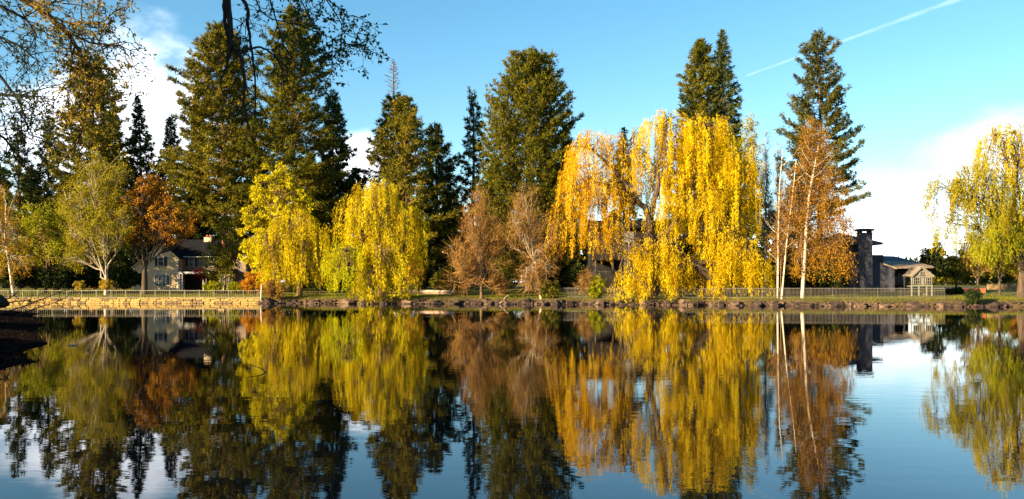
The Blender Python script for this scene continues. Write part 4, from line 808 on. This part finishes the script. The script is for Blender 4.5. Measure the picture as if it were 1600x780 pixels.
for px in (1418, 1440): mesh_obj('porch_post', [box(lx(px) - .07, lx(px) + .07, 4.2, 4.34, -.2, lz(416.8))], M['slate_trim'], blue)

# white playhouse
M['pale_paint'] = solid('weathered_white_paint', (0.17, 0.155, 0.13), (0.26, 0.24, 0.20), 3, 0.8)  # white darkened in colour to look as if standing in shade
D3 = 104.0; hx, hy, hz = PX(1440, D3), D3, float(gz(PX(1440, D3), D3))
ph_ = thing('playhouse', 'small white open-framed playhouse beside the blue-grey house', 'playhouse', (hx, hy, hz))
def lx(px): return PX(px, D3) - hx
def lz(py): return PZ(py, D3) - hz
hw = lx(1456); hw0 = lx(1424.5); c0 = lx(1438.5)
for q in (hw0, hw0 * .33 + hw * .05, hw * .5, hw): mesh_obj('post', [box(q - .06, q + .06, -.06, .06, -.25, lz(432))], M['pale_paint'], ph_)
for q in (hw0, hw): mesh_obj('post', [box(q - .06, q + .06, 1.9, 2.02, -.25, lz(432))], M['pale_paint'], ph_)
for zq in (432, 446.5): mesh_obj('beam', [box(hw0 - .08, hw + .08, -.08, .08, lz(zq) - .07, lz(zq) + .07)], M['pale_paint'], ph_)
mesh_obj('floor', [box(hw0, hw, .0, 2.0, lz(447.5), lz(446.8))], M['wood_pale'], ph_)
mesh_obj('front_panel', [box(c0 - .35, c0 + .42, -.03, .03, lz(446), lz(433))], M['pale_paint'], ph_)
window(ph_, hw0 + .55, lz(438.5), .78, .75, -.02, 3, 2, fr=.06, mat='pale_paint'); window(ph_, hw - .42, lz(438.5), .70, .75, -.02, 3, 2, fr=.06, mat='pale_paint')
mesh_obj('gable', prism_y([(hw0, lz(431)), (hw, lz(431)), (c0, lz(418.5))], -.05, .05), M['siding_rose'], ph_)
window(ph_, c0 + .04, lz(427), .5, .42, -.05, 3, 1, fr=.06, mat='pale_paint')
for e in (hw0 - .14, hw + .14):
    p0 = np.array((c0, lz(417.3))); p1 = np.array((e, lz(432.4))); d = (p1 - p0) / np.linalg.norm(p1 - p0); nn = np.array([-d[1], d[0]]); nn = nn if nn[1] > 0 else -nn
    mesh_obj('roof', prism_y([tuple(p0), tuple(p1), tuple(p1 + nn * .10), tuple(p0 + nn * .10)], -.25, 2.2), M['roof_tan'], ph_)
    mesh_obj('barge_board', prism_y([tuple(p0 - nn * .10), tuple(p1 - nn * .10), tuple(p1 + nn * .11), tuple(p0 + nn * .11)], -.29, -.252), M['pale_paint'], ph_)

# far right park: pale road, low terracotta wall, dark box hedge
rx = np.linspace(PX(1455, 150), PX(1800, 150), 12); rd = np.concatenate([np.stack([rx, np.full(12, 146.0), gz(rx, np.full(12, 146.0)) + .02], 1), np.stack([rx, np.full(12, 158.0), gz(rx, np.full(12, 158.0)) + .02], 1)])
tag(mesh_obj('road', [(rd, grid_faces(2, 12), None)], M['road']), kind='structure')
def low_wall(name, label, pxa, pxb, D, ht, mat, cat):
    a, b = PX(pxa, D), PX(pxb, D); z = float(gz((a + b) / 2, D)); t = thing(name, label, cat, (a, D, z)); n = max(2, int((b - a) / .8))
    mesh_obj('body', [box(0, b - a, 0, .5, -.3, ht)], M[mat], t)
    for k in range(n): mesh_obj('coping', [box((b - a) * k / n + .015, (b - a) * (k + 1) / n - .015, -.06, .56, ht, ht + .08)], M[mat], t)
low_wall('planter_wall', 'low terracotta planter wall on the right-hand lawn', 1502, 1540, 112, .55, 'terracotta', 'planter')
low_wall('stone_planter', 'long low pale stone wall under the right-hand trees', 1545, 1640, 124, .7, 'stone_b', 'wall')
shrub('box_hedge', 'dark clipped hedge block left of the terracotta planter', 1492, 108, [(1485, 455, 6, 5), (1493, 455, 6, 5), (1499, 455, 6, 5)], 'hedge', 790, ncl=70, nleaf=26, leaf=(.22, .16), crad=.25)

# ------------------------------------------------------------------ small things by the water
D = 105.2
def logs(name, label, pts, rad, mat='log', k=8):
    P = np.array([[PX(a, d), d, PZ(b, d)] for a, b, d in pts]); tag(mesh_obj(name, [tubes(P[None], np.array(rad)[None], k)], M[mat], smooth=True), label, 'log' if 'log' in name else 'branch')
logs('fallen_log', 'pale broken log leaning from the bank into the water', [(794, 462, 105.5), (786, 470, 105), (778, 479.5, 104.2)], [.10, .15, .17])
logs('sunken_branch', 'thin dark branch arching out of the water, far one', [(319, 514, 38.2), (329, 521, 38), (337, 530, 37.8), (341, 538, 37.6), (342, 545, 37.5)], [.015, .025, .03, .032, .03], 'bark_near', 6)
logs('sunken_branch', 'thin dark angled twig standing out of the water, near one', [(383, 568, 26.3), (398, 572, 26.1), (410, 577, 25.9), (417, 583, 25.7), (420, 592, 25.6)], [.006, .011, .014, .015, .014], 'bark_near', 6)
logs('floating_driftwood_log', 'small pale bit of driftwood floating in the left water', [(104, 540.5, 36.5), (112, 540, 36.5), (121, 539, 36.7)], [.012, .035, .01])

# ------------------------------------------------------------------ near trees on the camera's bank
def cam_path(pts): return np.array([[PX(a, d), d, PZ(b, d)] for a, b, d in pts])
def smooth_path(P, n):
    k = np.linspace(0, len(P) - 1, n); i = np.clip(k.astype(int), 0, len(P) - 2); t = (k - i)[:, None]
    Pm = np.concatenate([[2 * P[0] - P[1]], P, [2 * P[-1] - P[-2]]]); p0, p1, p2, p3 = Pm[i], Pm[i + 1], Pm[i + 2], Pm[i + 3]
    return 0.5 * ((2 * p1) + (-p0 + p2) * t + (2 * p0 - 5 * p1 + 4 * p2 - p3) * t ** 2 + (-p0 + 3 * p1 - 3 * p2 + p3) * t ** 3)
def near_branches(mains, rng, ntw, twl, hang, leafn, leafl, leafw, forks=2, rt=.010):
    """mains: (points, r0, r1, number of side twigs); returns wood parts and leaf parts"""
    wood, C, Dr, V = [], [], [], []
    tips = []
    for pts, r0, r1, nt_, *lv in mains:
        P = smooth_path(pts, 22); P[1:-1] += rng.normal(size=(20, 3)) * r0 * .18
        wood.append(tubes(P[None], np.linspace(r0, r1, 22)[None], 8))
        for q in range(nt_):
            i = rng.integers(3, 22); tips.append((P[i], nrm(P[min(i + 1, 21)] - P[i - 1]), 0, rng.uniform(.6, 1.2) * twl, lv[0] if lv else leafn))
    while tips:
        p, dr, lev, ln, lfn = tips.pop()
        d = nrm(dr * .5 + sph(rng, 1)[0] * .8 + np.array([0, -.0, hang])); n = 7; P = [p]; dd = d.copy()
        for k in range(n - 1):
            dd = nrm(dd + sph(rng, 1)[0] * .28 + np.array([0, 0, hang * .25])); P.append(P[-1] + dd * ln / (n - 1))
        P = np.array(P); wood.append(tubes(P[None], np.linspace(rt * (.62 ** lev), rt * (.62 ** lev) * .35, n)[None], 5))
        if lev < forks:
            for k in range(rng.integers(2, 4)): tips.append((P[rng.integers(2, n)], dd, lev + 1, ln * rng.uniform(.45, .75), lfn))
        nl = rng.poisson(lfn)
        for k in range(nl):
            i = rng.integers(2, n); C.append(P[i] + rng.normal(size=3) * .012); Dr.append(nrm(dd * .5 + sph(rng, 1)[0] * .8 + np.array([0, 0, -.2])))
    C = np.array(C); Dr = np.array(Dr); n = len(C)
    return wood, blades(C, Dr, rng.uniform(.6, 1.2, n) * leafl, rng.uniform(.7, 1.2, n) * leafw, rng, np.clip(rng.normal(size=n) * .25 + .5, 0, 1), quad=True)
def shade_crown(c, rad, n, rng, l=.5, w=.35):  # unseen leaf mass, added to cast shade into view
    d = sph(rng, n); q = np.array(c) + d * (rng.random((n, 1)) ** .4) * np.array(rad); return blades(q, sph(rng, n), rng.uniform(.6, 1.2, n) * l, np.full(n, w), rng, rng.random(n), quad=True)
rg = np.random.default_rng(901)
tx, ty = -5.6, 3.6; tz = float(gz(tx, ty))
t1 = thing('overhanging_tree', 'near tree whose dark leafy branches hang from the top edge', 'tree', (tx, ty, tz)); o1 = np.array([tx, ty, tz])
A = [cam_path([(352, -60, 9), (355, 0, 9), (361, 45, 9), (358, 70, 9.02), (374, 84, 9), (383, 120, 9), (381, 160, 9), (390, 205, 9)]),
     cam_path([(352, -20, 9), (351, 30, 9.02), (358, 66, 9)]),
     cam_path([(330, -70, 9.3), (384, 8, 9.2), (386, 30, 9.2), (392, 70, 9.2), (398, 120, 9.2), (398, 180, 9.2)]),
     cam_path([(374, 84, 9), (405, 74, 9), (430, 88, 9), (450, 108, 9.1)]),
     cam_path([(361, 45, 9), (354, 100, 8.9), (345, 130, 8.9), (352, 160, 8.9)]),
     cam_path([(400, -60, 9.4), (425, 10, 9.4), (440, 60, 9.4), (455, 92, 9.4)]),
     cam_path([(430, -60, 9.6), (470, 0, 9.6), (500, 60, 9.6), (520, 110, 9.6)]),
     cam_path([(470, -60, 9.8), (510, 0, 9.8), (534, 40, 9.8), (528, 64, 9.8), (505, 72, 9.8)]),
     cam_path([(390, -50, 9.2), (410, 20, 9.2), (470, 40, 9.3), (535, 66, 9.4), (560, 70, 9.4)])]
mains = [(A[0], .036, .009, 13, .8), (A[1], .022, .016, 2, .6), (A[2], .022, .007, 11, 1), (A[3], .014, .006, 5, 1.5), (A[4], .014, .005, 3, .6), (A[5], .011, .004, 6, 2), (A[6], .009, .003, 11, 4.5), (A[7], .008, .003, 10, 5), (A[8], .008, .003, 10, 4.5)]
wood, lf = near_branches(mains, rg, 0, .36, -.14, 7, .055, .024, rt=.006)
limbs = [smooth_path(np.array([[tx, ty, tz + 3.0], [-4.6, 5.2, 6.3], [-3.6, 7.4, 7.2], A[i][0]]), 14) for i in (0, 2, 5, 6, 7, 8)]
wood += [tubes(L_[None], np.linspace(.11, .04 if j == 0 else .015, 14)[None], 8) for j, L_ in enumerate(limbs)]
wood.append(tubes(np.array([[[tx, ty, tz - .3], [tx + .1, ty, tz + 1.5], [tx, ty, tz + 3.0], [tx - .4, ty - .3, tz + 6.5], [tx - .5, ty - .4, tz + 10]]]), np.array([[.36, .28, .25, .16, .05]]), 12))
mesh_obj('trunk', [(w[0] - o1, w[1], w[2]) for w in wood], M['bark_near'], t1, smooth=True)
hc = shade_crown((-7.6, 4.8, 8.2), (3.6, 3.4, 3.4), 9000, rg)  # off-frame leaves added to shade the hanging branches
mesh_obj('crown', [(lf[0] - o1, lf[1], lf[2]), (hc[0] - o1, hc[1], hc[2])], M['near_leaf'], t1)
# second near tree: its limbs reach in at the top left corner, sun gold put in their colour
rg = np.random.default_rng(902)
tx, ty = -12.5, 12.2; tz = float(gz(tx, ty)); o2 = np.array([tx, ty, tz])
t2 = thing('near_leaning_tree', 'near budding tree reaching gold-lit twiggy limbs into the top left corner', 'tree', (tx, ty, tz))
Bm = [cam_path([(-60, -60, 13.5), (0, -20, 13.5), (40, 0, 13.5), (75, 24, 13.5), (105, 50, 13.6), (125, 85, 13.6), (136, 130, 13.6)]),
      cam_path([(75, 24, 13.5), (110, 36, 13.6), (150, 36, 13.6), (178, 26, 13.7)]), cam_path([(105, 50, 13.6), (140, 66, 13.7), (170, 70, 13.7), (196, 78, 13.8)]),
      cam_path([(40, 0, 13.5), (80, 4, 13.4), (120, -6, 13.4)]), cam_path([(125, 85, 13.6), (150, 120, 13.6), (160, 160, 13.6)]), cam_path([(136, 130, 13.6), (134, 165, 13.6), (128, 205, 13.6)]), cam_path([(110, 55, 13.6), (112, 100, 13.5), (106, 140, 13.5)])]
Bd_ = [cam_path([(-70, 20, 12.6), (-20, 50, 12.6), (25, 70, 12.6), (62, 98, 12.7)]), cam_path([(-70, 70, 12.4), (-10, 110, 12.4), (30, 160, 12.4), (45, 210, 12.4)]),
       cam_path([(-60, -30, 12.5), (0, 10, 12.5), (40, 30, 12.5), (60, 60, 12.5)]), cam_path([(-70, 120, 12.4), (-20, 140, 12.3), (20, 150, 12.3), (60, 140, 12.4)]), cam_path([(-70, 150, 12.4), (-30, 190, 12.3), (10, 220, 12.3), (26, 250, 12.4)])]
wood, lf = near_branches([(Bm[0], .07, .02, 26), (Bm[1], .022, .006, 12), (Bm[2], .02, .006, 12), (Bm[3], .018, .006, 8), (Bm[4], .016, .005, 14, 7), (Bm[5], .012, .004, 14, 7), (Bm[6], .01, .004, 10, 5)], rg, 0, .5, -.02, 5, .06, .03, rt=.012)
wood2, lf2 = near_branches([(p, .03, .008, 15) for p in Bd_], rg, 0, .6, -.05, 3.2, .055, .026, rt=.009)
for P in [Bm[0]] + Bd_: wood.append(tubes(smooth_path(np.array([[tx, ty, tz + 2.2], (np.array([tx, ty, tz + 3]) + P[0]) / 2 + np.array([0, 0, 1.0]), P[0]]), 12)[None], np.linspace(.16, .06, 12)[None], 8))
wood.append(tubes(np.array([[[tx, ty, tz - .4], [tx + .2, ty, tz + 1.2], [tx, ty, tz + 2.2], [tx - .8, ty, tz + 6], [tx - 1.2, ty, tz + 9]]]), np.array([[.42, .34, .3, .2, .06]]), 12))
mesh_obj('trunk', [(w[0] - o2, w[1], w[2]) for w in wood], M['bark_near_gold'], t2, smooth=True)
mesh_obj('shaded_limbs', [(w[0] - o2, w[1], w[2]) for w in wood2], M['bark_near'], t2, smooth=True)  # same tree in darker bark colour, standing for shade
mesh_obj('crown', [(lf[0] - o2, lf[1], lf[2])], M['near_gold'], t2); hc = shade_crown((-13.6, 8.8, 5.2), (3.0, 2.0, 1.5), 2200, rg)  # unseen leaf clump added to shade the darker limbs
mesh_obj('shaded_leaves', [(lf2[0] - o2, lf2[1], lf2[2]), (hc[0] - o2, hc[1], hc[2])], M['near_leaf'], t2)  # darker leaf colour stands for shade, joined with the unseen clump
# sawn limb poking in at the left edge with dead twigs
rg = np.random.default_rng(903)
Pl = cam_path([(-160, 452, 12.5), (-60, 462, 12.5), (-10, 470, 12.5), (14, 476, 12.5)])
wood = [tubes(smooth_path(Pl, 10)[None], np.array([[.14, .14, .14, .135, .13, .125, .12, .10, .07, .02]]), 10)]
tw = [cam_path([(-10, 492, 12.5), (40, 478, 12.5), (80, 462, 12.4), (112, 450, 12.4)]), cam_path([(10, 500, 12.5), (50, 484, 12.5), (85, 473, 12.4), (100, 466, 12.4)]), cam_path([(-6, 478, 12.5), (20, 462, 12.5), (36, 448, 12.5)]), cam_path([(8, 474, 12.4), (40, 470, 12.4), (70, 474, 12.4)])]
w2, lf = near_branches([(p, .010, .003, 12) for p in tw], rg, 0, .22, .02, 1, .03, .012, forks=1, rt=.004)
t3 = thing('dead_limb', 'dark dead limb with bare twigs poking in at the left edge', 'branch', Pl[0])
mesh_obj('limb', [(w[0] - Pl[0], w[1], w[2]) for w in wood], M['bark_near'], t3, smooth=True); mesh_obj('twigs', [(w[0] - Pl[0], w[1], w[2]) for w in w2], M['bark_near'], t3)
# unseen trees added left of the frame to shade the mud flat
for i, (x, y, h) in enumerate([(-38, 22, 15), (-50, 36, 16), (-31, 15, 13), (-62, 52, 16), (-25, 9, 12)]):
    z = .3; rg = np.random.default_rng(950 + i); t = thing('near_bank_tree', ['tall', 'tallest upstream', 'middle', 'farthest upstream', 'nearest and smallest'][i] + ' leafy near-bank tree standing outside the left edge', 'tree', (x, y, z), 0, 'near-bank trees outside the left edge')
    mesh_obj('trunk', [tubes(np.array([[[0, 0, -.5], [.2, 0, h * .3], [0, .1, h * .8]]]), np.array([[.4, .3, .08]]), 9)], M['bark_near'], t, smooth=True)
    mesh_obj('crown', [shade_crown((0, 0, h * .58), (5.2, 5.2, h * .42), 5000, rg, .7, .5)], M['near_leaf'], t)


# ------------------------------------------------------------------ contrail high in the sky
def contrail():
    m, t = new_mat('contrail_ice'); N = t.nodes; L = t.links
    g = N.new('ShaderNodeTexCoord'); nzc = N.new('ShaderNodeTexNoise'); nzc.inputs['Scale'].default_value = .0012; nzc.inputs['Detail'].default_value = 5; L.new(g.outputs['Object'], nzc.inputs['Vector'])
    lw = N.new('ShaderNodeLayerWeight'); lw.inputs[0].default_value = .5
    inv = N.new('ShaderNodeMath'); inv.operation = 'SUBTRACT'; inv.inputs[0].default_value = 1.0; L.new(lw.outputs['Facing'], inv.inputs[1])
    mu = N.new('ShaderNodeMath'); mu.operation = 'MULTIPLY'; L.new(inv.outputs[0], mu.inputs[0]); L.new(nzc.outputs[0], mu.inputs[1])
    mu2 = N.new('ShaderNodeMath'); mu2.operation = 'MULTIPLY'; mu2.inputs[1].default_value = .10; mu2.use_clamp = True; L.new(mu.outputs[0], mu2.inputs[0])
    df = N.new('ShaderNodeBsdfTranslucent'); df.inputs[0].default_value = (.9, .9, .9, 1); d2 = N.new('ShaderNodeBsdfDiffuse'); d2.inputs[0].default_value = (.9, .9, .9, 1); mxa = N.new('ShaderNodeMixShader'); L.new(df.outputs[0], mxa.inputs[1]); L.new(d2.outputs[0], mxa.inputs[2])
    tr = N.new('ShaderNodeBsdfTransparent'); mx = N.new('ShaderNodeMixShader'); L.new(mu2.outputs[0], mx.inputs[0]); L.new(tr.outputs[0], mx.inputs[1]); L.new(mxa.outputs[0], mx.inputs[2])
    o = N.new('ShaderNodeOutputMaterial'); L.new(mx.outputs[0], o.inputs[0])
    a = np.array([PX(1165, 34000), 34000, PZ(119, 34000)]); b = np.array([PX(1505, 25000), 25000, PZ(-4, 25000)])
    k = np.linspace(0, 1, 40); P = a + (b - a) * k[:, None]; P[:, 2] += 6 * np.sin(k * 9)
    tag(mesh_obj('contrail', [tubes((P - a)[None], (np.linspace(42, 78, 40) * (1 + .15 * np.sin(k * 40)))[None], 16)], m, smooth=True), 'faint white contrail slanting across the blue sky at right', 'contrail').location = tuple(a)
contrail()
